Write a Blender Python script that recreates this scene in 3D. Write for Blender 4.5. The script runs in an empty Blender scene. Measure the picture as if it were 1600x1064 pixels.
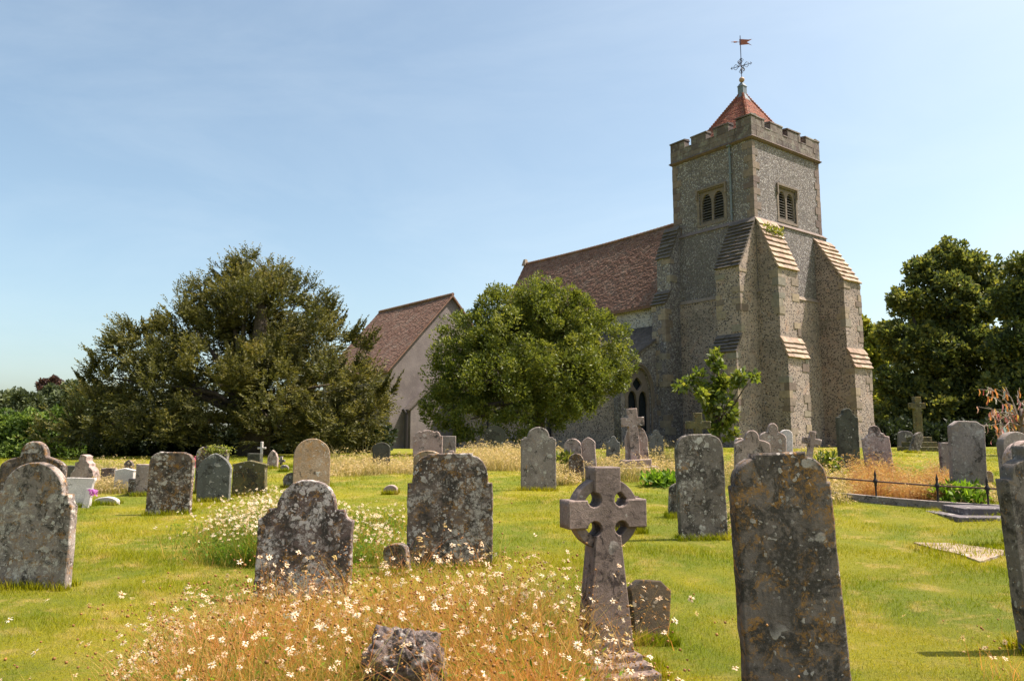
import bpy, bmesh, math, random
import numpy as np
from mathutils import Vector, Matrix, noise as mnoise
R = math.radians
random.seed(7); rng = np.random.default_rng(11)
S = bpy.context.scene
C = S.collection

# ------------------------------------------------------------ camera, sky, sun, exposure
FPX, PITCH, EYE = 1210.0, R(7.2), 1.5
cam_d = bpy.data.cameras.new('camera'); cam_d.sensor_width = 36; cam_d.lens = FPX / 1600 * 36
cam_d.clip_start = .05; cam_d.clip_end = 4000
cam = bpy.data.objects.new('camera', cam_d); C.objects.link(cam)
cam.location = (0, 0, EYE); cam.rotation_euler = (R(90) + PITCH, 0, 0); S.camera = cam
SUN_AZ, SUN_EL = R(85), R(60)
w = bpy.data.worlds.new('World'); S.world = w; w.use_nodes = True
wn = w.node_tree.nodes; bg = wn['Background']
sky = wn.new('ShaderNodeTexSky'); sky.sky_type = 'NISHITA'; sky.sun_disc = False
sky.sun_elevation = SUN_EL; sky.sun_rotation = SUN_AZ; sky.altitude = 20
sky.air_density = .85; sky.dust_density = 2.9; sky.ozone_density = 2.2
skm = wn.new('ShaderNodeMix'); skm.data_type = 'RGBA'; skm.blend_type = 'MULTIPLY'; skm.inputs[0].default_value = 1; skm.inputs[7].default_value = (1.10, 1.085, .91, 1)
w.node_tree.links.new(sky.outputs[0], skm.inputs[6]); 
wtc = wn.new('ShaderNodeTexCoord'); wmp = wn.new('ShaderNodeMapping'); wmp.inputs['Scale'].default_value = (1.2, 1.2, 4.5); wmp.inputs['Rotation'].default_value = (0, .35, .5)
wnz = wn.new('ShaderNodeTexNoise'); wnz.inputs['Scale'].default_value = 1.6; wnz.inputs['Detail'].default_value = 7; wnz.inputs['Roughness'].default_value = .6; wnz.inputs['Distortion'].default_value = .6
wrm = wn.new('ShaderNodeMapRange'); wrm.inputs[1].default_value = .45; wrm.inputs[2].default_value = .8; wrm.inputs[4].default_value = .17
wcl = wn.new('ShaderNodeMix'); wcl.data_type = 'RGBA'; wcl.inputs[7].default_value = (4.1, 4.5, 4.7, 1)
for a_, b_ in ((wtc.outputs['Generated'], wmp.inputs[0]), (wmp.outputs[0], wnz.inputs['Vector']), (wnz.outputs['Fac'], wrm.inputs[0]), (wrm.outputs[0], wcl.inputs[0]), (skm.outputs[2], wcl.inputs[6]), (wcl.outputs[2], bg.inputs[0])): w.node_tree.links.new(a_, b_); bg.inputs[1].default_value = .122
sd = bpy.data.lights.new('sun', 'SUN'); sd.energy = 4.8; sd.angle = R(.5); sd.color = (1, .90, .79)
sun = bpy.data.objects.new('sun', sd); C.objects.link(sun)
sv = Vector((math.sin(SUN_AZ) * math.cos(SUN_EL), math.cos(SUN_AZ) * math.cos(SUN_EL), math.sin(SUN_EL)))
sun.rotation_euler = sv.to_track_quat('Z', 'Y').to_euler()
S.view_settings.view_transform = 'Standard'; S.view_settings.look = 'None'
S.view_settings.exposure = 1.05; S.view_settings.gamma = 1

# ------------------------------------------------------------ where things stand
def sstep(t):
    t = np.clip(t, 0, 1); return t * t * (3 - 2 * t)
def H(x, y):                                    # height of the churchyard
    x = np.asarray(x, float); y = np.asarray(y, float)
    h = .95 * sstep((y - 3) / 22) + np.clip(x * .014, -.38, .12) * sstep(y / 16)
    h = h + (.025 * np.sin(x * 1.3 + 1) * np.cos(y * .9) + .012 * np.sin(x * 3.1 + y * 2.3)) * np.clip(y / 6, 0, 1)
    return h
def HF(x, y): return float(H(x, y))
def ray(px, py):
    a = (px - 800) / FPX; b = -(py - 532) / FPX
    return Vector((a, math.cos(PITCH) - b * math.sin(PITCH), math.sin(PITCH) + b * math.cos(PITCH)))
def at(px, py, Y):
    r = ray(px, py); t = Y / r.y; return Vector((0, 0, EYE)) + r * t
def gpt(px, Y):                                 # ground point in a column at depth Y
    z = HF(0, Y)
    for _ in range(4):
        x = (px - 800) / FPX * (Y * math.cos(PITCH) + (z - EYE) * math.sin(PITCH)); z = HF(x, Y)
    return Vector((x, Y, z))
def ghit(px, py):
    r = ray(px, py); t = 2.0
    while t < 90:
        p = Vector((0, 0, EYE)) + r * t
        if p.z <= HF(p.x, p.y): return Vector((p.x, p.y, HF(p.x, p.y)))
        t += .02
    return gpt(px, 40)
def dep(p): return p.y * math.cos(PITCH) + (p.z - EYE) * math.sin(PITCH)

# ------------------------------------------------------------ object helpers
def tag(o, label=None, cat=None, group=None, kind=None):
    if label: o['label'] = label
    if cat: o['category'] = cat
    if group: o['group'] = group
    if kind: o['kind'] = kind
    return o
def thing(name, label, cat, loc=(0, 0, 0), rz=0, group=None):
    o = bpy.data.objects.new(name, None); C.objects.link(o); o.location = loc; o.rotation_euler = (0, 0, rz)
    o.empty_display_size = .2
    return tag(o, label, cat, group)
def link(name, me, mats, parent=None, loc=None):
    o = bpy.data.objects.new(name, me); C.objects.link(o)
    for m in (mats if isinstance(mats, (list, tuple)) else [mats]):
        if m is not None: me.materials.append(m)
    if parent: o.parent = parent
    if loc is not None: o.location = loc
    return o
class MB:
    def __init__(s): s.v = []; s.f = []; s.t = []; s.m = []
    def quad(s, a, b, c, d, t=0., m=0):
        i = len(s.v); s.v += [tuple(a), tuple(b), tuple(c), tuple(d)]; s.f.append((i, i+1, i+2, i+3)); s.t.append(t); s.m.append(m)
    def poly(s, pts, t=0., m=0):
        i = len(s.v); s.v += [tuple(p) for p in pts]; s.f.append(tuple(range(i, i + len(pts)))); s.t.append(t); s.m.append(m)
    def hexa(s, p, t=0., m=0):                  # 8 points: bottom ring, top ring
        i = len(s.v); s.v += [tuple(q) for q in p]
        for f in ((3,2,1,0), (4,5,6,7), (0,1,5,4), (1,2,6,5), (2,3,7,6), (3,0,4,7)):
            s.f.append(tuple(i + k for k in f)); s.t.append(t); s.m.append(m)
    def box(s, x0, x1, y0, y1, z0, z1, t=0., m=0):
        s.hexa([(x0,y0,z0),(x1,y0,z0),(x1,y1,z0),(x0,y1,z0),(x0,y0,z1),(x1,y0,z1),(x1,y1,z1),(x0,y1,z1)], t, m)
    def tube(s, pts, rad, n=8, t=0., m=0):
        pts = [Vector(p) for p in pts]; base = len(s.v)
        for k, p in enumerate(pts):
            d = (pts[min(k+1, len(pts)-1)] - pts[max(k-1, 0)]).normalized()
            a = d.cross(Vector((.3, .1, 1)) if abs(d.z) < .9 else Vector((1, 0, 0))).normalized(); b = d.cross(a)
            r = rad[k] if isinstance(rad, (list, tuple)) else rad
            for j in range(n):
                q = 2 * math.pi * j / n; s.v.append(tuple(p + (a * math.cos(q) + b * math.sin(q)) * r))
        for k in range(len(pts) - 1):
            for j in range(n):
                s.f.append((base+k*n+j, base+k*n+(j+1) % n, base+(k+1)*n+(j+1) % n, base+(k+1)*n+j)); s.t.append(t); s.m.append(m)
        s.f.append(tuple(base + j for j in range(n))[::-1]); s.t.append(t); s.m.append(m)
        s.f.append(tuple(base + (len(pts)-1)*n + j for j in range(n))); s.t.append(t); s.m.append(m)
    def lathe(s, prof, c=(0, 0, 0), n=16, t=0., m=0):
        base = len(s.v)
        for (r, z) in prof:
            for j in range(n):
                q = 2*math.pi*j/n; s.v.append((c[0]+r*math.cos(q), c[1]+r*math.sin(q), c[2]+z))
        for k in range(len(prof)-1):
            for j in range(n):
                s.f.append((base+k*n+j, base+k*n+(j+1) % n, base+(k+1)*n+(j+1) % n, base+(k+1)*n+j)); s.t.append(t); s.m.append(m)
    def build(s, name, mats, parent=None, smooth=False, fn=None):
        me = bpy.data.meshes.new(name)
        v = [fn(p) for p in s.v] if fn else s.v
        me.from_pydata(v, [], s.f)
        a = me.attributes.new('tint', 'FLOAT', 'FACE'); a.data.foreach_set('value', np.array(s.t, np.float32))
        me.polygons.foreach_set('material_index', np.array(s.m, np.int32))
        if smooth: me.polygons.foreach_set('use_smooth', np.ones(len(s.f), bool))
        me.update()
        return link(name, me, mats, parent)
def np_mesh(name, chunks, mats, parent=None):
    """chunks: (verts (n,3), faces (m,k), tint (m,), material index)"""
    V = []; L = []; T = []; tint = []; mi = []; off = 0
    for v, f, t, m in chunks:
        if len(f) == 0: continue
        V.append(v); L.append((f + off).ravel()); T.append(np.full(len(f), f.shape[1])); off += len(v)
        tint.append(np.broadcast_to(t, (len(f),))); mi.append(np.full(len(f), m))
    V = np.concatenate(V); L = np.concatenate(L); T = np.concatenate(T)
    me = bpy.data.meshes.new(name)
    me.vertices.add(len(V)); me.vertices.foreach_set('co', V.astype(np.float32).ravel())
    me.loops.add(len(L)); me.loops.foreach_set('vertex_index', L.astype(np.int32))
    me.polygons.add(len(T)); st = np.concatenate([[0], np.cumsum(T)[:-1]])
    me.polygons.foreach_set('loop_start', st.astype(np.int32)); me.polygons.foreach_set('loop_total', T.astype(np.int32))
    me.polygons.foreach_set('material_index', np.concatenate(mi).astype(np.int32))
    a = me.attributes.new('tint', 'FLOAT', 'FACE'); a.data.foreach_set('value', np.concatenate(tint).astype(np.float32))
    me.update(calc_edges=True)
    return link(name, me, mats, parent)
def unit(a): return a / (np.linalg.norm(a, axis=-1, keepdims=True) + 1e-9)
def leaves(p, d, L, W, t, m=0, n=None):          # one diamond leaf per row
    k = len(p); r = unit(rng.normal(size=(k, 3))) if n is None else n
    s = unit(np.cross(d, r)); L = np.broadcast_to(L, (k,))[:, None]; W = np.broadcast_to(W, (k,))[:, None]
    v = np.stack([p, p + d*L*.5 + s*W*.5, p + d*L, p + d*L*.5 - s*W*.5], 1).reshape(-1, 3)
    return (v, np.arange(4*k).reshape(k, 4), t, m)
def blades(p, h, wd, lean, t, m=0, segs=2, curve=.5):   # grass blades / stems: tapering strips
    k = len(p); h = np.broadcast_to(h, (k,)); wd = np.broadcast_to(wd, (k,)); lean = np.broadcast_to(lean, (k,))
    a = rng.uniform(0, 2*np.pi, k); b = rng.uniform(0, 2*np.pi, k)
    ld = np.stack([np.cos(a), np.sin(a), 0*a], 1); sd_ = np.stack([np.cos(b), np.sin(b), 0*b], 1)
    rows = []; ctr = []
    for s in range(segs + 1):
        u = s / segs; c = p + ld * (lean * h * (u*(1-curve) + u*u*curve))[:, None]; c = c + np.array([0, 0, 1.]) * (h * u * (1 - .25*lean*u))[:, None]
        ctr.append(c); ww = wd * (1 - u) if s < segs else wd * 0
        if s == segs: rows.append(c[:, None])
        else: rows.append(np.stack([c - sd_*ww[:, None]/2, c + sd_*ww[:, None]/2], 1))
    V = np.concatenate(rows, 1); nv = V.shape[1]; V = V.reshape(-1, 3); base = np.arange(k) * nv
    ch = []
    fq = [np.stack([base+2*s, base+2*s+1, base+2*s+3, base+2*s+2], 1) for s in range(segs-1)]
    tri = np.stack([base+2*(segs-1), base+2*(segs-1)+1, base+2*segs], 1)
    t = np.broadcast_to(t, (k,))
    if fq: ch.append((V, np.concatenate(fq), np.tile(t, segs-1), m)); ch.append((V, tri, t, m))
    else: ch.append((V, tri, t, m))
    return ch, ctr[-1], ld
def plate(outline, holes=(), th=.1, bev=.006):
    """flat outline in (x, z) with holes, thickness along y (centred)"""
    cu = bpy.data.curves.new('tmp', 'CURVE'); cu.dimensions = '2D'; cu.fill_mode = 'BOTH'
    cu.extrude = max(th/2 - bev, .001); cu.bevel_depth = bev; cu.bevel_resolution = 1; cu.offset = -bev
    for pts in [outline] + list(holes):
        sp = cu.splines.new('POLY'); sp.points.add(len(pts) - 1); sp.use_cyclic_u = True
        for q, (x, z) in zip(sp.points, pts): q.co = (x, z, 0, 1)
    o = bpy.data.objects.new('tmp', cu); me = bpy.data.meshes.new_from_object(o)
    bpy.data.objects.remove(o); bpy.data.curves.remove(cu)
    me.materials.clear()
    for v in me.vertices: x, y, z = v.co; v.co = (x, -z, y)
    me.update(); return me

# ------------------------------------------------------------ materials
class N:
    def __init__(s, name):
        s.m = bpy.data.materials.new(name); s.m.use_nodes = True; s.t = s.m.node_tree; s.n = s.t.nodes; s.b = s.n['Principled BSDF']
        s.b.inputs['Specular IOR Level'].default_value = .25; s.b.inputs['Roughness'].default_value = .9
    def new(s, typ, **kw):
        x = s.n.new('ShaderNode' + typ)
        for k, v in kw.items(): setattr(x, k, v)
        return x
    def L(s, a, b): s.t.links.new(a, b)
    def inp(s, sock, v):
        if hasattr(v, 'is_output'): s.L(v, sock)
        elif isinstance(v, (tuple, list)) and len(v) == 3 and sock.type == 'RGBA': sock.default_value = (*v, 1)
        else: sock.default_value = v
    def noise(s, vec, scale, detail=4, rough=.6, dist=0):
        x = s.new('TexNoise'); s.L(vec, x.inputs['Vector']); x.inputs['Scale'].default_value = scale
        x.inputs['Detail'].default_value = detail; x.inputs['Roughness'].default_value = rough; x.inputs['Distortion'].default_value = dist
        return x.outputs['Fac']
    def voro(s, vec, scale, feat='F1', rnd=1):
        x = s.new('TexVoronoi', feature=feat); s.L(vec, x.inputs['Vector']); x.inputs['Scale'].default_value = scale
        if 'Randomness' in x.inputs: x.inputs['Randomness'].default_value = rnd
        return x
    def ramp(s, v, a, b, lo=0., hi=1.):
        x = s.new('MapRange'); s.L(v, x.inputs[0]); x.inputs[1].default_value = a; x.inputs[2].default_value = b
        x.inputs[3].default_value = lo; x.inputs[4].default_value = hi; x.clamp = True; return x.outputs[0]
    def math(s, op, a, b=0.):
        x = s.new('Math', operation=op); s.inp(x.inputs[0], a); s.inp(x.inputs[1], b); return x.outputs[0]
    def mix(s, f, a, b, typ='MIX'):
        x = s.new('Mix', data_type='RGBA', blend_type=typ); s.inp(x.inputs[0], f); s.inp(x.inputs[6], a); s.inp(x.inputs[7], b); return x.outputs[2]
    def obj(s, rand=True):
        tc = s.new('TexCoord')
        if not rand: return tc.outputs['Object']
        oi = s.new('ObjectInfo'); v = s.new('VectorMath', operation='SCALE'); c = s.new('CombineXYZ')
        for i in range(3): s.L(oi.outputs['Random'], c.inputs[i])
        s.L(c.outputs[0], v.inputs[0]); v.inputs['Scale'].default_value = 57.
        a = s.new('VectorMath', operation='ADD'); s.L(tc.outputs['Object'], a.inputs[0]); s.L(v.outputs[0], a.inputs[1]); return a.outputs[0]
    def warp(s, vec, scale, amt):
        nz = s.new('TexNoise'); s.L(vec, nz.inputs['Vector']); nz.inputs['Scale'].default_value = scale; nz.inputs['Detail'].default_value = 4
        m = s.new('VectorMath', operation='MULTIPLY_ADD'); s.L(nz.outputs['Color'], m.inputs[0]); m.inputs[1].default_value = (amt,)*3; s.L(vec, m.inputs[2]); return m.outputs[0]
    def attr(s, name='tint'): x = s.new('Attribute', attribute_name=name); return x.outputs['Fac']
    def pos(s): return s.new('NewGeometry').outputs['Position']
    def bump(s, h, strength=.5, dist=.02, prev=None):
        x = s.new('Bump'); x.inputs['Strength'].default_value = strength; x.inputs['Distance'].default_value = dist; s.L(h, x.inputs['Height'])
        if prev is not None: s.L(prev, x.inputs['Normal'])
        return x.outputs[0]
    def col(s, c): s.inp(s.b.inputs['Base Color'], c); return s
    def nrm(s, n): s.L(n, s.b.inputs['Normal']); return s
    def translucent(s, c, f, nrm=None):
        t = s.new('BsdfTranslucent'); s.inp(t.inputs['Color'], c); mx = s.new('MixShader'); mx.inputs[0].default_value = f
        out = s.n['Material Output']; s.L(s.b.outputs[0], mx.inputs[1]); s.L(t.outputs[0], mx.inputs[2]); s.L(mx.outputs[0], out.inputs[0]); return s

def stone_mat(name, base, pale=.5, orange=.4, dark=.5, palec=(.46, .45, .41), orangec=(.33, .16, .035), darkc=(.035, .03, .026), bumpd=.006):
    base = (base[0]*1.05, base[1]*.975, base[2]*1.0); palec = (palec[0]*1.03, palec[1]*.98, palec[2])
    n = N(name); v = n.obj(); wv = n.warp(n.warp(v, 7, .16), 24, .05); wv2 = n.warp(n.warp(v, 16, .07), 50, .02)
    c = n.mix(n.ramp(n.noise(v, 2.6, 6), .3, .7), [x*.62 for x in base], [min(1, x*1.3) for x in base])
    c = n.mix(n.ramp(n.noise(v, 45, 5, .75), .35, .68), c, [x*.6 for x in base])
    streak = n.new('Mapping'); streak.inputs['Scale'].default_value = (7, 7, 1.1); n.L(v, streak.inputs[0])
    dk = n.math('MULTIPLY', n.ramp(n.noise(wv, 5.5, 9, .72, .6), .60 - .16*dark, .66 - .12*dark), n.ramp(n.noise(v, 38, 4, .7), .30, .5))
    c = n.mix(n.math('MULTIPLY', dk, .92), c, darkc)
    c = n.mix(n.math('MULTIPLY', n.ramp(n.noise(streak.outputs[0], 1, 5), .52, .7), .6 * dark), c, darkc)
    og = n.math('MULTIPLY', n.ramp(n.noise(wv, 5.2, 9, .78, 1.4), .64 - .15*orange, .68 - .12*orange), n.ramp(n.noise(v, 60, 3, .7), .38, .58))
    c = n.mix(n.math('MULTIPLY', og, .85), c, n.mix(n.noise(v, 25, 3), [x*.55 for x in orangec], [x*1.35 for x in orangec]))
    acc = None
    for sc, wvx, thr, amt in ((8, wv, .33, pale), (17, wv2, .36, pale*1.1), (34, wv2, .36, pale*.9)):
        vo = n.voro(wvx, sc); cell = n.new('SeparateColor'); n.L(vo.outputs['Color'], cell.inputs[0])
        on = n.math('MULTIPLY', n.ramp(cell.outputs[0], 1 - .52*amt, 1 - .50*amt), n.ramp(n.noise(v, 2.2, 4, .6), .40, .56))
        r_ = n.ramp(cell.outputs[1], 0, 1, .2, 1.)
        d = n.math('DIVIDE', vo.outputs['Distance'], n.math('MULTIPLY', r_, 1.25))
        k = n.math('MULTIPLY', on, n.ramp(d, thr, thr*.82))
        pc = n.mix(n.ramp(d, thr*.25, thr*.9), [x*.72 for x in palec], palec)
        c = n.mix(n.math('MULTIPLY', k, n.ramp(n.noise(v, 70, 3, .7), .25, .5, .55, .95)), c, pc)
        acc = k if acc is None else n.math('ADD', acc, k)
    cr = n.math('MULTIPLY', n.ramp(n.noise(wv, 2.9, 10, .8, .9), .63 - .10*pale, .67 - .08*pale), n.ramp(n.noise(v, 26, 5, .8), .42, .56))
    c = n.mix(n.math('MULTIPLY', cr, .8), c, palec)
    n.col(c)
    b = n.bump(n.noise(v, 14, 8, .7), .7, bumpd*2.2); b = n.bump(n.noise(v, 95, 4, .8), .7, bumpd*.6, b); b = n.bump(acc, .5, .003, b)
    n.nrm(b); return n.m
M = {}
M['grey'] = stone_mat('lichened_grey_stone', (.19, .172, .15), .7, .45, .8)
M['palegrey'] = stone_mat('pale_grey_stone', (.28, .25, .225), .6, .4, .4)
M['lefts'] = stone_mat('left_grey_stone', (.32, .28, .245), .95, .8, .7, palec=(.56, .53, .47))
M['dark'] = stone_mat('dark_lichened_stone', (.135, .10, .088), 1.35, .75, 1.0, palec=(.52, .485, .46))
M['brown'] = stone_mat('brown_lichened_stone', (.17, .135, .112), 1.15, .85, 1.0, palec=(.50, .465, .42))
M['rusty'] = stone_mat('orange_lichened_stone', (.185, .16, .14), .5, .9, 1.0, palec=(.44, .41, .37))
M['ochre'] = stone_mat('ochre_stone', (.34, .26, .17), .45, .85, .25)
M['pink'] = stone_mat('pinkish_stone', (.40, .32, .28), .8, .4, .45, palec=(.55, .50, .46))
M['green'] = stone_mat('greenish_stone', (.14, .13, .06), .25, .6, .6)
M['blue'] = stone_mat('bluish_stone', (.16, .17, .155), .4, .12, .4)
M['white'] = stone_mat('white_marble', (.62, .60, .56), .15, .05, .0, palec=(.7, .68, .64), bumpd=.001)
M['slab'] = stone_mat('dark_slab', (.15, .14, .145), .3, .1, .2)
M['flat'] = stone_mat('flat_pale_stone', (.36, .29, .21), .4, .4, .3)
M['celtic'] = stone_mat('purplish_sandstone', (.235, .19, .165), .04, .05, .5, darkc=(.04, .03, .03))
M['rock'] = stone_mat('rough_rock', (.24, .20, .18), .45, .5, .6, bumpd=.03)
M['footst'] = stone_mat('dark_olive_stone', (.085, .068, .042), .25, .7, .6, palec=(.26, .23, .17))
M['blackst'] = stone_mat('blackened_stone', (.085, .09, .07), .1, .15, .5)

def flint(name, mortar, c_dark, c_pale, sc, cover, palefrac, warmth=.0, dots=.5):
    n = N(name); v = n.obj(False); wv = n.warp(v, 3, .12)
    vo = n.voro(wv, sc); cell = n.new('SeparateColor'); n.L(vo.outputs['Color'], cell.inputs[0])
    m = n.mix(n.ramp(n.noise(v, .8, 5), .35, .65), [x*.78 for x in mortar], [x*1.12 for x in mortar])
    m = n.mix(n.math('MULTIPLY', n.ramp(n.noise(v, 1.6, 4, .6, .8), .52, .66), .55), m, (mortar[0]*1.15, mortar[1]*.82, mortar[2]*.62) if warmth else [x*.8 for x in mortar])
    m = n.mix(n.ramp(n.noise(v, 22, 4, .7), .35, .7), m, [x*.78 for x in mortar])
    fc = n.mix(n.ramp(cell.outputs[0], 1-palefrac-.03, 1-palefrac+.03), n.mix(cell.outputs[2], c_dark, [x*2.4 for x in c_dark]), c_pale)
    on = n.math('MULTIPLY', n.ramp(vo.outputs['Distance'], dots, dots*.72), n.ramp(n.math('ADD', cell.outputs[1], n.math('MULTIPLY', n.noise(v, .9, 3), .7)), 1.30-cover, 1.34-cover))
    c = n.mix(on, m, fc)
    c = n.mix(n.math('MULTIPLY', n.ramp(n.noise(v, .45, 7, .7, .6), .47, .66), .5), c, (.10, .09, .085))
    n.col(c); b = n.bump(on, .6, .02); b = n.bump(n.noise(v, 9, 6, .7), .8, .04, b); n.nrm(b); return n.m
M['flint_top'] = flint('knapped_flint', (.195, .165, .158), (.075, .068, .072), (.37, .35, .355), 17.5, .95, .30, dots=.62)
M['flint_low'] = flint('flint_in_mortar', (.35, .28, .245), (.05, .042, .042), (.42, .36, .32), 12.0, .74, .12, warmth=1, dots=.50)
M['flint_north'] = flint('dark_flint', (.255, .225, .22), (.07, .062, .07), (.36, .345, .35), 12.5, .9, .25, dots=.6)
M['flint_nave'] = flint('pale_flint', (.52, .47, .42), (.08, .07, .065), (.5, .48, .45), 11.0, .6, .2, dots=.5)

def tint_mat(name, cols, rough=.85, bumps=None, spread=1., weather=None):
    n = N(name); v = n.obj(False); t = n.attr(); cr = n.new('ValToRGB'); n.L(t, cr.inputs[0]); el = cr.color_ramp.elements
    for i, c in enumerate(cols):
        p = i / (len(cols)-1)
        e = el[i] if i < 2 else el.new(p)
        e.position = p; e.color = (*c, 1)
    el[0].position = 0
    c = n.mix(n.ramp(n.noise(v, 5, 6, .7), .35, .7), cr.outputs[0], n.mix(.5, cr.outputs[0], (.05, .045, .035)), 'MIX')
    if weather: c = n.mix(n.math('MULTIPLY', n.ramp(n.noise(v, weather[1], 6, .75), .5, .64), weather[2]), c, weather[0])
    n.col(c); n.b.inputs['Roughness'].default_value = rough
    n.nrm(n.bump(n.noise(v, 18, 5, .7), .6, bumps or .02)); return n.m
def ramp_sorted(cols):
    return cols
M['ashlar'] = tint_mat('ashlar_blocks', [(.17, .125, .11), (.29, .23, .19), (.36, .28, .205), (.24, .22, .195)])
M['ashlar_dark'] = tint_mat('dark_ashlar_blocks', [(.135, .095, .095), (.20, .15, .138), (.245, .185, .15), (.16, .135, .132)])
M['parapet'] = tint_mat('parapet_stone', [(.09, .065, .066), (.145, .11, .105), (.17, .135, .12), (.115, .09, .09)], weather=((.30, .30, .27), 2.2, .5))
M['tile'] = tint_mat('old_clay_tiles', [(.155, .078, .056), (.205, .105, .076), (.245, .135, .098), (.185, .115, .088)], weather=((.25, .19, .155), 1.1, .5))
M['tile_red'] = tint_mat('red_clay_tiles', [(.16, .04, .03), (.26, .07, .045), (.34, .12, .07), (.20, .07, .05)], weather=((.14, .10, .07), 2.2, .6))
M['coping'] = tint_mat('sunlit_slates', [(.30, .20, .15), (.42, .30, .225), (.48, .36, .27), (.34, .25, .2)], weather=((.16, .12, .09), 3., .6))  # sunlight on the west slopes put into this brighter slate colour
M['coping_shade_dark'] = tint_mat('shaded_dark_slates', [(.075, .06, .055), (.125, .10, .088), (.10, .082, .075), (.15, .125, .11)], weather=((.16, .15, .14), 3., .5))  # shade on the north slopes put into the colour; dark roofs share it
M['frame'] = tint_mat('window_stone', [(.19, .148, .128), (.235, .185, .155)], weather=((.13, .12, .1), 3, .5))
M['wood'] = tint_mat('louvre_boards', [(.10, .09, .085), (.16, .145, .135)])
n = N('render_plaster'); v = n.obj(False)
c = n.mix(n.ramp(n.noise(v, .7, 6, .6), .35, .65), (.135, .112, .11), (.205, .175, .17)); c = n.mix(n.math('MULTIPLY', n.ramp(n.noise(v, 2.2, 8, .75, 1), .52, .66), .5), c, (.25, .21, .19))
n.col(c).nrm(n.bump(n.noise(v, 12, 7, .7), .6, .03)); M['plaster'] = n.m
def plain(name, c, rough=.7, metal=0, sc=12, var=.35):
    n = N(name); v = n.obj(False); n.col(n.mix(n.ramp(n.noise(v, sc, 5, .7), .35, .7), c, [x*(1-var) for x in c])); n.b.inputs['Roughness'].default_value = rough; n.b.inputs['Metallic'].default_value = metal; n.nrm(n.bump(n.noise(v, sc*3, 4), .3, .01)); return n.m
M['lead'] = plain('lead_sheet', (.17, .20, .24), .55); M['iron'] = plain('black_iron', (.028, .024, .026), .6, sc=60)
M['rust'] = plain('rusty_iron', (.10, .055, .045), .7, sc=40); M['ball'] = plain('copper_ball', (.42, .27, .2), .5)
M['vane'] = plain('painted_vane', (.30, .10, .07), .6); M['vane_blue'] = plain('blue_black_iron', (.05, .06, .13), .5)
M['glass'] = plain('leaded_glass', (.02, .025, .03), .25, sc=8); M['inside'] = plain('unlit_interior_black', (.015, .014, .013), .9)
M['bark'] = plain('bark', (.11, .085, .065), .95, sc=9, var=.6); M['bark_pale'] = plain('pale_bark', (.30, .24, .20), .95, sc=9, var=.5)

def leaf_mat(name, cols, trans=.35, rough=.6, spec=.3):
    n = N(name); t = n.attr(); cr = n.new('ValToRGB'); n.L(t, cr.inputs[0]); el = cr.color_ramp.elements
    for i, c in enumerate(cols):
        p = i/(len(cols)-1); e = el[i] if i < 2 else el.new(p); e.position = p; e.color = (*c, 1)
    n.col(cr.outputs[0]); n.b.inputs['Roughness'].default_value = rough; n.b.inputs['Specular IOR Level'].default_value = spec
    n.translucent(n.mix(1, cr.outputs[0], (1.5, 1.45, .8), 'MULTIPLY'), trans); return n.m
def leaf_ramp_fix(m):                             # color ramp stops sort by position
    return m
M['yew'] = leaf_mat('yew_needles', [(.03, .036, .012), (.08, .082, .022), (.15, .135, .034), (.26, .185, .055)], .32)
M['oak'] = leaf_mat('evergreen_leaves', [(.03, .045, .008), (.08, .105, .016), (.16, .18, .03), (.28, .28, .06)], .36, .52, .35)
M['lime'] = leaf_mat('lime_leaves', [(.035, .055, .024), (.08, .105, .036), (.21, .215, .05), (.42, .37, .08)], .38)
M['dim'] = leaf_mat('shade_dark_leaves', [(.012, .02, .010), (.025, .038, .016), (.045, .06, .022)], .2)  # near-black leaf colour stands in for the shade beneath yew and trees
M['far'] = leaf_mat('far_leaves', [(.045, .06, .03), (.08, .10, .045), (.13, .15, .06)], .25)
M['copper'] = leaf_mat('copper_leaves', [(.06, .035, .035), (.10, .055, .05), (.14, .08, .06)], .25)
M['hedge'] = leaf_mat('hedge_leaves', [(.03, .06, .012), (.07, .12, .02), (.14, .20, .04), (.22, .28, .08)], .35)
M['young'] = leaf_mat('young_leaves', [(.045, .075, .012), (.09, .125, .018), (.18, .21, .035), (.32, .30, .06)], .45, .4, .5)
M['ribbon'] = None

def grassy(name, ground):
    n = N(name); p = n.pos()
    a = n.ramp(n.noise(p, .55, 5, .62, .6), .42, .62); b = n.ramp(n.noise(p, 2.6, 5, .7), .50, .68)
    g = n.mix(a, (.175, .21, .005), (.33, .29, .008)); straw = (.52, .37, .11)
    c = n.mix(n.math('MULTIPLY', b, n.ramp(n.noise(p, .35, 3), .4, .6, .25, .95)), g, straw)
    if ground:
        c = n.mix(n.ramp(n.noise(p, 60, 4, .8), .35, .65), c, n.mix(.65, c, (.05, .06, .012)))
        n.col(c).nrm(n.bump(n.noise(p, 70, 5, .8), .9, .04))
    else:
        t = n.attr(); c = n.mix(1, c, n.mix(t, (.38, .46, .4), (1.5, 1.42, 1.25)), 'MULTIPLY')
        c = n.mix(n.ramp(t, .93, .94), c, (.42, .31, .12))
        n.col(c); n.b.inputs['Roughness'].default_value = .7; n.b.inputs['Specular IOR Level'].default_value = .12; n.translucent(n.mix(1, c, (1.25, 1.3, .6), 'MULTIPLY'), .42)
    return n.m
M['ground'] = grassy('turf_ground', True); M['grass'] = grassy('grass_blades', False)
M['dry'] = leaf_mat('dry_grass', [(.17, .17, .05), (.34, .28, .12), (.50, .39, .21), (.58, .42, .26)], .4)
M['russet'] = leaf_mat('russet_grass', [(.24, .10, .045), (.40, .19, .08), (.48, .29, .14), (.32, .28, .08)], .4)
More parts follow.
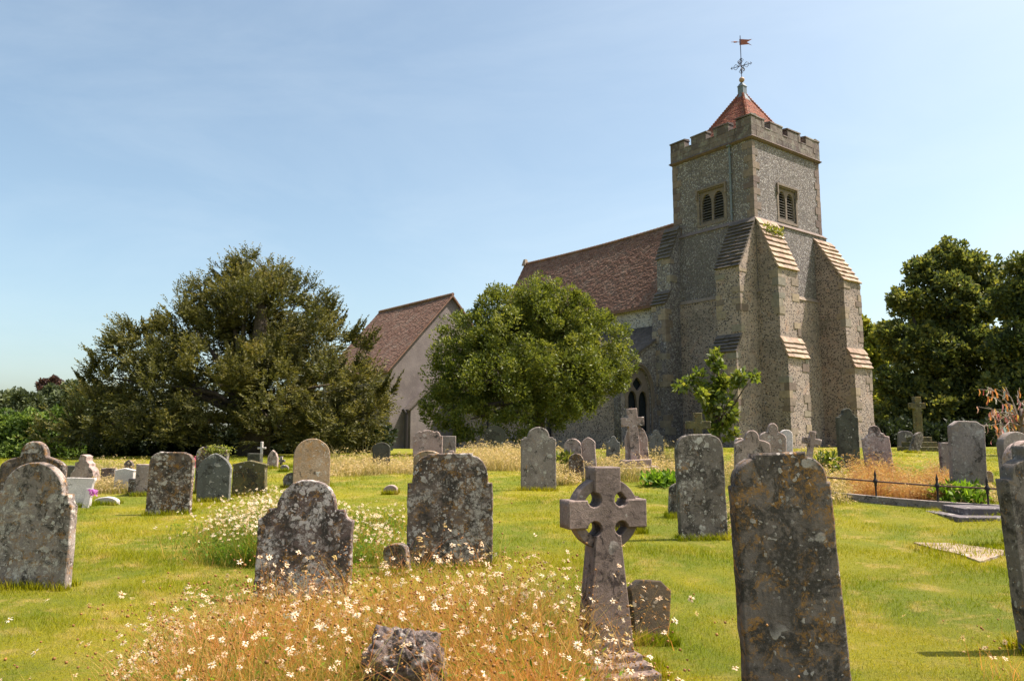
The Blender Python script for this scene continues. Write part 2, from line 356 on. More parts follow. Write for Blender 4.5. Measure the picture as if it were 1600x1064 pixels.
M['stem'] = leaf_mat('dry_stems', [(.09, .15, .012), (.30, .26, .045), (.50, .28, .085), (.55, .22, .09)], .42)
M['petal'] = leaf_mat('petals', [(.72, .66, .56), (.70, .52, .36), (.50, .27, .13)], .35)
M['eye'] = leaf_mat('flower_centres', [(.50, .30, .03), (.36, .17, .04), (.20, .09, .03)], .1)
M['herb'] = leaf_mat('herb_leaves', [(.06, .12, .01), (.12, .22, .015), (.22, .33, .03)], .45)

# ------------------------------------------------------------ the ground
xs = np.unique(np.concatenate([-np.geomspace(14, 1500, 26)[::-1], np.arange(-14, 20.01, .35), np.geomspace(20, 1500, 26)]))
ys = np.unique(np.concatenate([-np.geomspace(3, 600, 12)[::-1], np.arange(-3, 34, .35), np.geomspace(34, 1500, 26)]))
X, Y = np.meshgrid(xs, ys); V = np.stack([X, Y, H(X, Y)], -1).reshape(-1, 3); nx, ny = len(xs), len(ys)
i, j = np.meshgrid(np.arange(nx-1), np.arange(ny-1)); a = (j*nx + i).ravel()
g = np_mesh('ground', [(V, np.stack([a, a+1, a+nx+1, a+nx], 1), 0., 0)], M['ground']); tag(g, kind='structure')
g.data.polygons.foreach_set('use_smooth', np.ones(len(g.data.polygons), bool))

# ------------------------------------------------------------ the church (local x = south, y = east, z up from its foot)
ZB = .75
CH = thing('church', 'flint church with battlemented west tower, red pyramid cap and long tiled nave roof', 'church', (11.717, 36.341, ZB), R(37.5))
def Z(z): return z - ZB
# tower: upper stage 5.0 (east) by 5.85 (south)
TE, TS = 5.0, 5.85
def wall_grid(mb, fn, u0, u1, z0, z1, holes, depth):
    us = sorted({u0, u1, *[h[0] for h in holes], *[h[1] for h in holes]}); zs = sorted({z0, z1, *[h[2] for h in holes], *[h[3] for h in holes]})
    for a_, b_ in zip(us, us[1:]):
        for c_, d_ in zip(zs, zs[1:]):
            if any(h[0] <= a_ and b_ <= h[1] and h[2] <= c_ and d_ <= h[3] for h in holes): continue
            mb.quad(fn(a_, c_, 0), fn(b_, c_, 0), fn(b_, d_, 0), fn(a_, d_, 0))
    for (a_, b_, c_, d_) in holes:
        mb.quad(fn(a_, c_, 0), fn(a_, d_, 0), fn(a_, d_, depth), fn(a_, c_, depth)); mb.quad(fn(b_, c_, 0), fn(b_, c_, depth), fn(b_, d_, depth), fn(b_, d_, 0))
        mb.quad(fn(a_, d_, 0), fn(b_, d_, 0), fn(b_, d_, depth), fn(a_, d_, depth)); mb.quad(fn(a_, c_, 0), fn(a_, c_, depth), fn(b_, c_, depth), fn(b_, c_, 0))
fN = lambda u, z, d: (d, u, Z(z)); fW = lambda u, z, d: (u, d, Z(z))
NW_ = (1.72, 3.30, 12.42, 14.12); WW_ = (2.05, 3.55, 12.35, 14.02)
mb = MB(); zt = 16.1
wall_grid(mb, fN, 0, TE, 12.0, zt, [NW_], .45); wall_grid(mb, fW, 0, TS, 12.0, zt, [WW_], .45)
wall_grid(mb, lambda u, z, d: (TS-d, u, Z(z)), 0, TE, 12.0, zt, [], 0); wall_grid(mb, lambda u, z, d: (u, TE-d, Z(z)), 0, TS, 12.0, zt, [], 0)
TOPW = mb; TOPW_DONE = lambda: TOPW.build('tower_wall', [M['flint_top'], M['ashlar_dark']], CH)
if 0: tw = None; tw['label'] = 'upper stage of speckled flint'
mb = MB(); o = .16
mb.box(-o, TS+o, -o, TE+o, Z(8.42), Z(12.0)); mb.build('tower_wall', M['flint_top'], CH)['label'] = 'middle stage of speckled flint'
mb = MB(); o2 = .24
mb.box(-o2, TS+o2, -o2, TE+o2, -.6, Z(8.42)); mb.build('tower_wall', M['flint_low'], CH)['label'] = 'lower stage of mortared flint'
# string courses
def course(name, off, z0, z1, grow, m, label=None):
    mb = MB(); a_ = off + grow
    zl, zh = Z(z0), Z(z1)
    L_ = -a_; Rx = TS + a_; Ty = TE + a_
    mb.hexa([(L_, L_, zl), (Rx, L_, zl), (Rx, Ty, zl), (L_, Ty, zl), (-off, -off, zh), (TS+off, -off, zh), (TS+off, TE+off, zh), (-off, TE+off, zh)], .4)
    ob = mb.build(name, m, CH)
    if label: ob['label'] = label
course('string_course', .012, 11.93, 12.14, .21, M['ashlar_dark'], 'weathered ledge under the belfry'); course('string_course', .17, 8.36, 8.55, .12, M['ashlar'], 'thin ledge half way up')
# cornice and battlements built of blocks
mb = MB(); rr = random.Random(3)
def blockrun(mb, fn, u0, u1, z0, z1, o0, o1, bh=.3, bw=.55, gap=.012):
    nr = max(1, round((z1-z0)/bh)); hh = (z1-z0)/nr
    for r_ in range(nr):
        u = u0; first = True
        while u < u1 - .01:
            ww = bw * rr.uniform(.7, 1.3) * (.5 if first and r_ % 2 else 1); first = False; e_ = min(u1, u+ww)
            if u1 - e_ < .12: e_ = u1
            j_ = rr.uniform(0, .02)
            p = [fn(u, z0+r_*hh, o0-j_), fn(e_-gap, z0+r_*hh, o0-j_), fn(e_-gap, z0+r_*hh, o1), fn(u, z0+r_*hh, o1)]
            q = [fn(u, z0+(r_+1)*hh-gap, o0-j_), fn(e_-gap, z0+(r_+1)*hh-gap, o0-j_), fn(e_-gap, z0+(r_+1)*hh-gap, o1), fn(u, z0+(r_+1)*hh-gap, o1)]
            mb.hexa(p+q, rr.random()); u = e_
PO = -.07
mz = lambda fn: fn
sides = [(fN, TE, [(0, .84), (1.28, 2.2), (2.68, 3.66), (4.1, 5.0)], 1), (fW, TS, [(0, 1.0), (1.5, 2.55), (3.0, 4.15), (4.65, 5.85)], 1),
         (lambda u, z, d: (TS-d, u, Z(z)), TE, [(0, .84), (1.28, 2.2), (2.68, 3.66), (4.1, 5.0)], 0), (lambda u, z, d: (u, TE-d, Z(z)), TS, [(0, 1.0), (1.5, 2.55), (3.0, 4.15), (4.65, 5.85)], 0)]
cop = MB()
for k, (fn, Lh, mer, vis) in enumerate(sides):
    ex = .07 if k in (0, 2) else -.33
    blockrun(mb, fn, -ex, Lh+ex, 16.22, 16.78, PO, .32)
    for (a_, b_) in mer:
        a2 = a_ - ex if a_ == 0 else a_; b2 = b_ + ex if b_ == Lh else b_
        blockrun(mb, fn, a2, b2, 16.78, 17.2, PO, .32)
        h0 = 17.2 + rr.uniform(0, .03); s_ = rr.uniform(-.02, .02)
        cop.hexa([fn(a2-.03, h0, PO-.04), fn(b2+.03, h0+s_, PO-.04), fn(b2+.03, h0+s_, .36), fn(a2-.03, h0, .36), fn(a2-.03, h0+.07, PO-.03), fn(b2+.03, h0+.07+s_, PO-.03), fn(b2+.03, h0+.13+s_, .3), fn(a2-.03, h0+.13, .3)], rr.random())
    for (a_, b_) in zip(mer, mer[1:]):
        cop.hexa([fn(a_[1]+.035, 16.78, PO-.03), fn(b_[0]-.035, 16.78, PO-.03), fn(b_[0]-.035, 16.78, .34), fn(a_[1]+.035, 16.78, .34), fn(a_[1]+.035, 16.84, PO-.02), fn(b_[0]-.035, 16.84, PO-.02), fn(b_[0]-.035, 16.86, .3), fn(a_[1]+.035, 16.86, .3)], rr.random())
par = mb.build('parapet', M['parapet'], CH)
cop.build('coping', M['parapet'], par)
mb = MB(); 
mb.hexa([(-.06, -.06, Z(16.04)), (TS+.06, -.06, Z(16.04)), (TS+.06, TE+.06, Z(16.04)), (-.06, TE+.06, Z(16.04)), (-.16, -.16, Z(16.13)), (TS+.16, -.16, Z(16.13)), (TS+.16, TE+.16, Z(16.13)), (-.16, TE+.16, Z(16.13))], .05)
mb.hexa([(-.16, -.16, Z(16.133)), (TS+.16, -.16, Z(16.133)), (TS+.16, TE+.16, Z(16.133)), (-.16, TE+.16, Z(16.133)), (-.05, -.05, Z(16.24)), (TS+.05, -.05, Z(16.24)), (TS+.05, TE+.05, Z(16.24)), (-.05, TE+.05, Z(16.24))], .2)
mb.build('cornice', M['ashlar_dark'], CH)

# quoins
def quoins(corner, du, dv, z0, z1, m='ashlar', h=.32, a_=.5, b_=.28, mb=None, parent=None, prob=1.):
    """corner (x, y); du, dv: unit steps along the two faces away from the corner"""
    z = z0; k = 0
    while z < z1 - .08:
        hh = min(h * rr.uniform(.8, 1.25), z1 - z); la, lb = (a_, b_) if k % 2 else (b_, a_); la *= rr.uniform(.8, 1.2); lb *= rr.uniform(.8, 1.2)
        if rr.random() < prob:
            pr = .018 + rr.uniform(0, .012)
            cx, cy = corner[0] - (du[0]+dv[0])*pr, corner[1] - (du[1]+dv[1])*pr
            P_ = lambda u, v_, zz: (cx + du[0]*u + dv[0]*v_, cy + du[1]*u + dv[1]*v_, Z(zz))
            q = [P_(0, 0, z), P_(la, 0, z), P_(la, lb, z), P_(0, lb, z)]; q2 = [(p[0], p[1], p[2]+hh-.012) for p in q]
            # keep a consistent winding
            mb.hexa(q+q2, rr.random(), 1)
        z += hh; k += 1
for c_, du_, dv_ in (((0, 0), (1, 0), (0, 1)), ((0, TE), (1, 0), (0, -1)), ((TS, 0), (-1, 0), (0, 1))): quoins(c_, du_, dv_, 12.15, 16.03, mb=TOPW)
TOPW_DONE()['label'] = 'upper stage of speckled flint'

# belfry windows: frame with two pointed lights, louvres, hood
def lancet(x0, x1, z0, z1, n=7):
    w_ = x1-x0; sp = z1 - w_*.95; pts = [(x0, z0), (x1, z0), (x1, sp)]; cx = (x0+x1)/2
    for k in range(1, n): t = k/n; pts.append((x1 - (w_/2)*(t**1.9), sp + (z1-sp)*math.sin(t*math.pi/2)))
    pts.append((cx, z1))
    for k in range(n-1, 0, -1): t = k/n; pts.append((x0 + (w_/2)*(t**1.9), sp + (z1-sp)*math.sin(t*math.pi/2)))
    pts.append((x0, sp)); return pts
def belfry(hole, axis):
    u0, u1, z0, z1 = hole; wd, ht = u1-u0, z1-z0; e_ = thing('belfry_window', None, None); e_.parent = CH
    mid = (u0+u1)/2
    if axis == 'N': e_.location = (.14, mid, Z(z0)); e_.rotation_euler = (0, 0, R(-90)); 
    else: e_.location = (mid, .14, Z(z0))
    lw = wd/2 - .19
    hs = [lancet(-.07-lw, -.07, .12, ht-.16), lancet(.07, .07+lw, .12, ht-.16)]
    me = plate([(-wd/2+.004, .004), (wd/2-.004, .004), (wd/2-.004, ht-.004), (-wd/2+.004, ht-.004)], hs, .16, .02)
    link('frame', me, M['frame'], e_)
    mb = MB()
    for s in (-1, 1):
        for k in range(10):
            z = .16 + k*(ht-.35)/9.6; x0, x1 = (-.07-lw-.02, -.05) if s < 0 else (.05, .07+lw+.02)
            mb.hexa([(x0, -.05, z), (x1, -.05, z), (x1, .14, z+.12), (x0, .14, z+.12), (x0, -.05, z+.025), (x1, -.05, z+.025), (x1, .14, z+.145), (x0, .14, z+.145)], rr.random())
    mb.build('louvres', M['wood'], e_)
    mb = MB(); mb.box(-wd/2+.003, wd/2-.003, .28, .3, .003, ht-.003); mb.build('dark_backing', M['inside'], e_)  # near-black board stands in for the unlit room behind the louvres
    mb = MB(); a_ = wd/2 + .16
    mb.box(-a_, a_, -.24, -.145, ht+.07, ht+.17, .3); mb.box(-a_, -a_+.1, -.235, -.146, ht-.38, ht+.068, .2); mb.box(a_-.1, a_, -.235, -.146, ht-.38, ht+.068, .6)
    mb.box(-a_+.1, a_-.1, -.17, -.147, -.02, ht+.068, .9) if False else None
    for (x0, x1, y0, y1) in ((-wd/2-.14, -wd/2, -.02, ht), (wd/2, wd/2+.14, -.02, ht), (-wd/2-.14, wd/2+.14, ht, ht+.07), (-wd/2-.14, wd/2+.14, -.14, -.02)):
        mb.box(x0, x1-.002, -.165, -.1425, y0, y1-.002, rr.random())
    mb.build('hood_mould', M['frame'], e_)
belfry(NW_, 'N'); belfry(WW_, 'W')

# tiled slopes: every tile a tilted piece with a lip
def tiles(mb, A, B, Cc, D, rows, tw_=.18, lip=.022, sag=0., jit=.006):
    A, B, Cc, D = map(Vector, (A, B, Cc, D)); nrm = (B-A).cross(D-A).normalized(); 
    if nrm.z < 0: nrm = -nrm
    P_ = lambda u, v_: A.lerp(B, u).lerp(D.lerp(Cc, u), v_) - Vector((0, 0, 1))*sag*math.sin(math.pi*u)*v_
    for r_ in range(rows):
        v0, v1 = r_/rows, (r_+1)/rows + .35/rows
        wid = (P_(1, v0)-P_(0, v0)).length; nt = max(1, round(wid/tw_)); off = .5*(r_ % 2)
        for k in range(nt + (1 if off else 0)):
            u0 = max(0, (k-off)/nt); u1 = min(1, (k+1-off)/nt)
            if u1-u0 < .001: continue
            g_ = .04/nt; lf = lip + rr.uniform(-jit, jit)
            vv0 = v0 - rr.uniform(0, .12)/rows; a_ = P_(u0+g_, vv0) + nrm*lf; b_ = P_(u1-g_, vv0) + nrm*(lf + rr.uniform(-jit, jit)/2); c_ = P_(min(1, u1-g_), min(v1, 1)) + nrm*.003; d_ = P_(u0+g_, min(v1, 1)) + nrm*.003
            t = min(1, max(0, rr.gauss(.45, .25)))
            mb.quad(a_, b_, c_, d_, t); mb.quad(a_ - nrm*.02, b_ - nrm*.02, b_, a_, t)
def slab(mb, A, B, Cc, D, th, sag=0., segs=10):
    A, B, Cc, D = map(Vector, (A, B, Cc, D)); n_ = Vector((0, 0, -th))
    P_ = lambda u, v_: A.lerp(B, u).lerp(D.lerp(Cc, u), v_) - Vector((0, 0, 1))*sag*math.sin(math.pi*u)*v_
    for k in range(segs):
        u0, u1 = k/segs, (k+1)/segs
        mb.hexa([P_(u0, 0)+n_, P_(u1, 0)+n_, P_(u1, 1)+n_, P_(u0, 1)+n_, P_(u0, 0), P_(u1, 0), P_(u1, 1), P_(u0, 1)], .4)
# pyramid cap
ax, ay, az_ = TS/2+.02, TE/2, Z(20.05); hb = 2.38; zb_ = Z(16.35)
hx = TS/2 - .45; hy = TE/2 - .4
base = [(ax-hx, ay-hy, zb_), (ax+hx, ay-hy, zb_), (ax+hx, ay+hy, zb_), (ax-hx, ay+hy, zb_)]
mb = MB(); top = .1
tc = [(ax-top, ay-top, az_), (ax+top, ay-top, az_), (ax+top, ay+top, az_), (ax-top, ay+top, az_)]
for k in range(4): tiles(mb, base[k], base[(k+1) % 4], tc[(k+1) % 4], tc[k], 38, .17, .02)
for k in range(4):                                # hip tiles
    a_, b_ = Vector(base[k]), Vector(tc[k])
    for q in range(30): p0 = a_.lerp(b_, q/30); p1 = a_.lerp(b_, (q+1.3)/30) ; mb.tube([p0 + Vector((0, 0, .03)), p1 + Vector((0, 0, .0))], [.085, .05], 6, rr.random())
pr = mb.build('tower_roof', M['tile_red'], CH)
mb = MB(); mb.hexa(base + tc, .2); mb.build('roof_core', M['tile_red'], pr)
mb = MB(); mb.box(.2, TS-.2, .2, TE-.2, Z(16.2), Z(16.33)); mb.build('gutter', M['lead'], pr)
mb = MB(); mb.hexa([(ax-.34, ay-.34, az_-.42), (ax+.34, ay-.34, az_-.42), (ax+.34, ay+.34, az_-.42), (ax-.34, ay+.34, az_-.42), (ax-.17, ay-.17, az_-.02), (ax+.17, ay-.17, az_-.02), (ax+.17, ay+.17, az_-.02), (ax-.17, ay+.17, az_-.02)])
mb.box(ax-.17, ax+.17, ay-.17, ay+.17, az_-.02, az_+.42); mb.hexa([(ax-.2, ay-.2, az_+.42), (ax+.2, ay-.2, az_+.42), (ax+.2, ay+.2, az_+.42), (ax-.2, ay+.2, az_+.42), (ax-.05, ay-.05, az_+.68), (ax+.05, ay-.05, az_+.68), (ax+.05, ay+.05, az_+.68), (ax-.05, ay+.05, az_+.68)])
mb.build('finial', M['lead'], pr)
vz = az_ + .68; wv = thing('weather_vane', None, None); wv.parent = CH; wv.location = (ax, ay, vz); wv.rotation_euler = (0, 0, R(-37.5))
mb = MB(); mb.lathe([(.001, 0)] + [(.15*math.sin(k*math.pi/8), .15 - .15*math.cos(k*math.pi/8)) for k in range(1, 8)] + [(.001, .3)], n=14); mb.build('ball', M['ball'], wv, True)
mb = MB(); mb.tube([(0, 0, .28), (0, 0, 2.7)], .022, 6)
mb.build('rod', M['vane_blue'], wv)
mb = MB()
for k in range(4):
    a_ = R(45 + k*90 + 10); d_ = Vector((math.cos(a_), math.sin(a_), 0)); c0 = Vector((0, 0, .95))
    mb.tube([c0, c0 + d_*.55], .02, 5)
    for s in (-1, 1):
        mb.tube([c0 + d_*.12, c0 + d_*.3 + Vector((0, 0, s*.16)), c0 + d_*.42 + Vector((0, 0, s*.05))], .017, 5)
        mb.tube([c0 + Vector((0, 0, s*.12)), c0 + d_*.13 + Vector((0, 0, s*.32)), c0 + Vector((0, 0, s*.46))], .017, 5)
    mb.tube([c0 + d_*.5 + Vector((0, 0, -.08)), c0 + d_*.58, c0 + d_*.5 + Vector((0, 0, .08))], .016, 5)
mb.build('compass_scrolls', M['vane_blue'], wv)
me = plate([(-.05, 2.15), (.45, 2.2), (.62, 2.14), (.36, 2.32), (.66, 2.5), (.45, 2.47), (-.05, 2.5)], (), .02, .003); link('flag', me, M['vane'], wv)
mb = MB(); mb.tube([(-.5, 0, 2.33), (-.05, 0, 2.33)], .015, 5); mb.tube([(-.36, 0, 2.33), (-.22, 0, 2.33), (-.12, 0, 2.33)], [.045, .04, .005], 5); mb.build('pointer', M['vane'], wv)

# buttresses
def buttress(side, u0, u1, wall, prof, mname, cop1, cop2, label, n1=9, n2=4, q=True):
    """prof: d1, z2, top, d2, z1, h1"""
    d1, z2, top, d2, z1, h1 = prof
    root = thing('buttress', label, None); root.parent = CH
    fn = (lambda u, d, z: (-d, u, Z(z))) if side == 'N' else (lambda u, d, z: (u, -d, Z(z)))
    pts = [(wall-.3, ZB-.6), (d2, ZB-.6), (d2, z1), (d1, z1+h1), (d1, z2), (wall, top), (wall-.3, top)]
    mb = MB(); A = [fn(u0, d, z) for d, z in pts]; B = [fn(u1, d, z) for d, z in pts]
    if side == 'N': mb.poly(A); mb.poly(B[::-1])
    else: mb.poly(A); mb.poly(B[::-1])
    for k in range(len(pts)): k2 = (k+1) % len(pts); mb.quad(A[k], B[k], B[k2], A[k2])
    mas = mb
    for (da, za, db, zb2, nn, mm) in ((d1, z2, wall, top, n1, cop1), (d2, z1, d1, z1+h1, n2, cop2)):
        mb = MB(); L_ = math.hypot(db-da, zb2-za); nd, nz = (zb2-za)/L_, -(db-da)/L_   # outward normal
        td, tz = (db-da)/L_, (zb2-za)/L_
        nd = abs(nd); nz = abs(nz)
        for r_ in range(nn):
            s0, s1 = L_*r_/nn - .05, L_*(r_+1)/nn + .02; th = .075
            u = u0 - .06; 
            while u < u1 + .059:
                e_ = min(u1 + .06, u + rr.uniform(.28, .6)); 
                if u1 + .06 - e_ < .15: e_ = u1 + .06
                jj = rr.uniform(-.012, .012); low = rr.uniform(-.02, .015)
                Pn = lambda uu, s, h_: fn(uu, da + td*s + nd*h_, za + tz*s + nz*h_)
                mb.hexa([Pn(u, s0+low, .012), Pn(e_-.01, s0+low, .012), Pn(e_-.01, s1, -.03), Pn(u, s1, -.03), Pn(u, s0+low, th+.03+jj), Pn(e_-.01, s0+low, th+.03+jj), Pn(e_-.01, s1, .01), Pn(u, s1, .01)], rr.random())
                u = e_
        mb.build('weathering', M[mm], root)
    if q:
        for (dd, za, zb3) in ((d2, ZB, z1-.05), (d1, z1+h1+.1, z2-.1)):
            for (uu, sg) in ((u0, 1), (u1, -1)):
                if side == 'N': quoins((-dd, uu), (1, 0), (0, sg), za, zb3, mb=mas, prob=.6)
                else: quoins((uu, -dd), (sg, 0), (0, 1), za, zb3, mb=mas, prob=.6)
    mas.build('masonry', [M[mname], M['ashlar']], root)
    return root
buttress('N', -.12, 1.22, .16, (1.55, 9.5, 12.0, 2.0, 5.45, .85), 'flint_low', 'coping_shade_dark', 'coping_shade_dark', 'corner buttress facing the yard with cap slates coloured dark as shade', 13, 5)
buttress('W', -.14, 1.48, .16, (1.22, 9.42, 12.0, 1.55, 5.2, .95), 'flint_low', 'coping', 'coping', 'corner buttress with stepped slates coloured sunlit bright')
buttress('W', 4.8, 6.38, .16, (1.65, 9.35, 11.75, 1.98, 4.98, .95), 'flint_low', 'coping', 'coping', 'outer buttress at the right end of the tower')
buttress('N', 4.55, 5.45, .16, (.95, 10.85, 12.6, 1.4, 8.35, .75), 'flint_north', 'coping_shade_dark', 'coping_shade_dark', 'narrow buttress between tower and nave roof', 8, 4)
# moss on the coping, drainpipe
mb = MB(); mb.tube([(-.07, 1.27, Z(16.1)), (-.07, 1.27, Z(12.2))], .05, 8)
for z in (15.6, 14.6, 13.6, 12.6): mb.box(-.13, -.001, 1.2, 1.34, Z(z), Z(z)+.06)
mb.box(-.2, -.001, 1.17, 1.37, Z(16.0), Z(16.05)); mb.build('drainpipe', M['lead'], CH)
ps = []; 
mossp = np.array([[rr.uniform(.0, 1.5), -.42 - rr.uniform(0, .25), Z(11.35) + rr.uniform(-.2, .28)] for _ in range(260)])
np_mesh('moss_tuft', [leaves(mossp, unit(rng.normal(size=(260, 3)) + [0, 0, .6]), .14, .07, rng.uniform(.3, 1, 260))], M['young'], CH)

# nave
NE0, NE1 = TE+.16, 21.4; SR = 2.95
mb = MB()
mb.poly([(.3, NE1, -.6), (5.6, NE1, -.6), (5.6, NE1, Z(8.9)), (SR, NE1, Z(13.7)), (.3, NE1, Z(8.9))]); mb.poly([(.3, NE0, -.6), (5.6, NE0, -.6), (5.6, NE0, Z(8.9)), (SR, NE0, Z(13.7)), (.3, NE0, Z(8.9))][::-1])
mb.quad((.3, NE0, -.6), (.3, NE1, -.6), (.3, NE1, Z(8.9)), (.3, NE0, Z(8.9))); mb.quad((5.6, NE0, -.6), (5.6, NE1, -.6), (5.6, NE1, Z(8.9)), (5.6, NE0, Z(8.9)))
mb.build('nave_wall', M['flint_nave'], CH)
A, B, Cc, D = (-.05, NE0, Z(8.72)), (-.05, NE1+.15, Z(8.72)), (SR, NE1+.15, Z(14.02)), (SR, NE0, Z(13.92))
mb = MB(); tiles(mb, A, B, Cc, D, 52, .19, .026, .14, .014)
A2, B2 = (5.95, NE0, Z(8.72)), (5.95, NE1+.15, Z(8.72)); tiles(mb, B2, A2, D, Cc, 30, .4, .02, .1)
for q in range(60):
    y0 = NE0 + (NE1+.15-NE0)*q/60; y1 = y0 + (NE1-NE0)/60*1.08; zz = lambda y: Z(13.95) + .1*(y-NE0)/16 - .14*math.sin(math.pi*(y-NE0)/(NE1-NE0))
    mb.tube([(SR, y0, zz(y0)), (SR, y1, zz(y1)-.01)], [.11, .095], 8, rr.random())
nr = mb.build('nave_roof', M['tile'], CH)
mb = MB(); slab(mb, A, B, Cc, D, .14, .14); mb.build('roof_boards', M['tile'], nr)
mb = MB(); slab(mb, A2, B2, (SR+.003, NE1+.15, Z(14.02)), (SR+.003, NE0, Z(13.92)), .14, .1); mb.build('roof_boards', M['tile'], nr)
mb = MB(); mb.hexa([(SR-.2, NE1-.1, Z(13.95)), (SR+.2, NE1-.1, Z(13.95)), (SR+.2, NE1+.3, Z(13.95)), (SR-.2, NE1+.3, Z(13.95)), (SR-.09, NE1, Z(14.4)), (SR+.09, NE1, Z(14.4)), (SR+.09, NE1+.2, Z(14.4)), (SR-.09, NE1+.2, Z(14.4))], .5); mb.build('gable_finial', M['ashlar'], CH)

# aisle with its traceried west window
AE0, AE1, AS = 5.25, 20.9, -4.0
e_ = thing('aisle_window', None, None); e_.parent = CH; e_.location = (-2.68, AE0+.2, Z(1.75))
def arch(w_, h_, n=9, spring=.58):
    sp = h_*spring; pts = [(-w_, 0), (w_, 0), (w_, sp)]
    for k in range(1, n): t = k/n; pts.append((w_*(1-t**1.7), sp + (h_-sp)*math.sin(t*math.pi/2)**.95))
    pts.append((0, h_)); pts += [(-x, z) for x, z in pts[-2:2:-1]] + [(-w_, sp)]; return pts
ww, wh = .86, 3.3
wx = -2.68
hole = [(x+wx, z+Z(1.75)) for x, z in arch(ww, wh)]
me = plate([(AS, -.6), (.3, -.6), (.3, Z(7.4)), (AS, Z(4.95))], [hole], .5, .004)
for v_ in me.vertices: v_.co.y += AE0 + .25
ob = link('aisle_wall', me, M['flint_north'], CH); ob['label'] = 'west wall of the aisle round the traceried window'
lw = .34
h1 = [lancet(-ww+.14, -.06, .12, 2.1), lancet(.06, ww-.14, .12, 2.1), [(.3*math.cos(k*math.pi/8)*(1+.12*math.cos(k*math.pi/2)), 2.46 + .3*math.sin(k*math.pi/8)*(1+.12*math.cos(k*math.pi/2))) for k in range(16)]]
link('tracery', plate(arch(ww-.005, wh-.005), h1, .16, .02), M['frame'], e_)
mb = MB(); mb.box(-ww, ww, .14, .16, .01, wh-.02); mb.build('glass', M['glass'], e_)
mb = MB(); hp = [(x*1.17, z*1.04+.02) for x, z in arch(ww, wh)][2:]; hp = [(hp[0][0], 1.3)] + hp + [(hp[0][0]*-1, 1.3)]
mb.tube([(x, -.22, z) for x, z in hp], .065, 6); mb.build('hood_mould', M['frame'], e_)
mb = MB(); ap = [(x*1.04, z*1.01) for x, z in arch(ww, wh)]; 
mb.tube([(x, -.2, z) for x, z in [ap[1]] + ap[2:] + [ap[0]]], .06, 6); mb.build('jamb', M['frame'], e_)
mb = MB(); mb.quad((AS, AE0, -.6), (AS, AE1, -.6), (AS, AE1, Z(4.95)), (AS, AE0, Z(4.95)))
mb.box(AS-.01, AS+.25, AE0+.52, AE1, -.6, Z(4.9)); mb.build('aisle_wall', M['flint_low'], CH)['label'] = 'north wall of the aisle behind the round tree'
A, B, Cc, D = (AS-.3, AE0-.08, Z(4.86)), (AS-.3, AE1, Z(4.86)), (.3, AE1, Z(7.62)), (.3, AE0-.08, Z(7.62))
mb = MB(); slab(mb, A, B, Cc, D, .12); tiles(mb, A, B, Cc, D, 34, .2, .02); mb.build('aisle_roof', M['coping_shade_dark'], CH)
for y_ in (10.6, 16.3, 19.7):
    mb = MB(); mb.tube([(AS-.12, y_, -.3), (AS-.12, y_, Z(4.8))], .06 if y_ != 10.6 else .11, 8); mb.build('drainpipe', M['iron'], CH)
# chapel
CE0, CE1 = 21.0, 31.0; CA = -3.75
mb = MB(); gp = [(-8.2, -.6), (.7, -.6), (.7, Z(5.9)), (CA, Z(10.8)), (-8.2, Z(5.85))]
mb.poly([(x, CE0, z) for x, z in gp]); mb.poly([(x, CE1, z) for x, z in gp][::-1])
mb.quad((-8.2, CE0, -.6), (-8.2, CE1, -.6), (-8.2, CE1, Z(5.85)), (-8.2, CE0, Z(5.85))); mb.quad((.7, CE0, -.6), (.7, CE1, -.6), (.7, CE1, Z(5.9)), (.7, CE0, Z(5.9)))
mb.build('chapel_wall', M['plaster'], CH)
A, B, Cc, D = (-8.5, CE0-.22, Z(5.68)), (-8.5, CE1+.1, Z(5.68)), (CA, CE1+.1, Z(11.1)), (CA, CE0-.22, Z(10.95))
mb = MB(); tiles(mb, A, B, Cc, D, 44, .19, .026, .08, .014)
A2, B2 = (1.0, CE0-.22, Z(5.68)), (1.0, CE1+.1, Z(5.68)); tiles(mb, B2, A2, D, Cc, 24, .4, .02)
for q in range(36):
    y0 = CE0-.22 + (CE1-CE0+.3)*q/36; mb.tube([(CA, y0, Z(10.98)+.15*q/36), (CA, y0+.3, Z(10.97)+.15*q/36)], [.11, .095], 8, rr.random())
cr_ = mb.build('chapel_roof', M['tile'], CH)
mb = MB(); slab(mb, A, B, Cc, D, .14, .08); mb.build('roof_boards', M['tile'], cr_)
mb = MB(); slab(mb, A2, B2, (CA+.003, CE1+.1, Z(11.1)), (CA+.003, CE0-.22, Z(10.95)), .14); mb.build('roof_boards', M['tile'], cr_)
# little lean-to in front of the chapel gable
VE0 = 20.3; vp = [(-7.1, -.6), (-4.0, -.6), (-4.0, Z(6.0)), (-7.1, Z(3.35))]
mb = MB(); mb.poly([(x, VE0, z) for x, z in vp]); mb.quad((-7.1, VE0, -.6), (-7.1, CE0, -.6), (-7.1, CE0, Z(3.35)), (-7.1, VE0, Z(3.35))); mb.build('lean_to_wall', M['plaster'], CH)
mb = MB(); slab(mb, (-7.3, VE0-.1, Z(3.28)), (-7.3, CE0-.01, Z(3.28)), (-4.0, CE0-.01, Z(6.1)), (-4.0, VE0-.1, Z(6.1)), .1); mb.build('lean_to_roof', M['coping_shade_dark'], CH)
mb = MB(); mb.tube([(-7.35, VE0+.1, -.3), (-7.35, VE0+.1, Z(3.0)), (-7.55, VE0+.2, Z(3.3))], .11, 8); mb.build('drainpipe', M['iron'], CH)

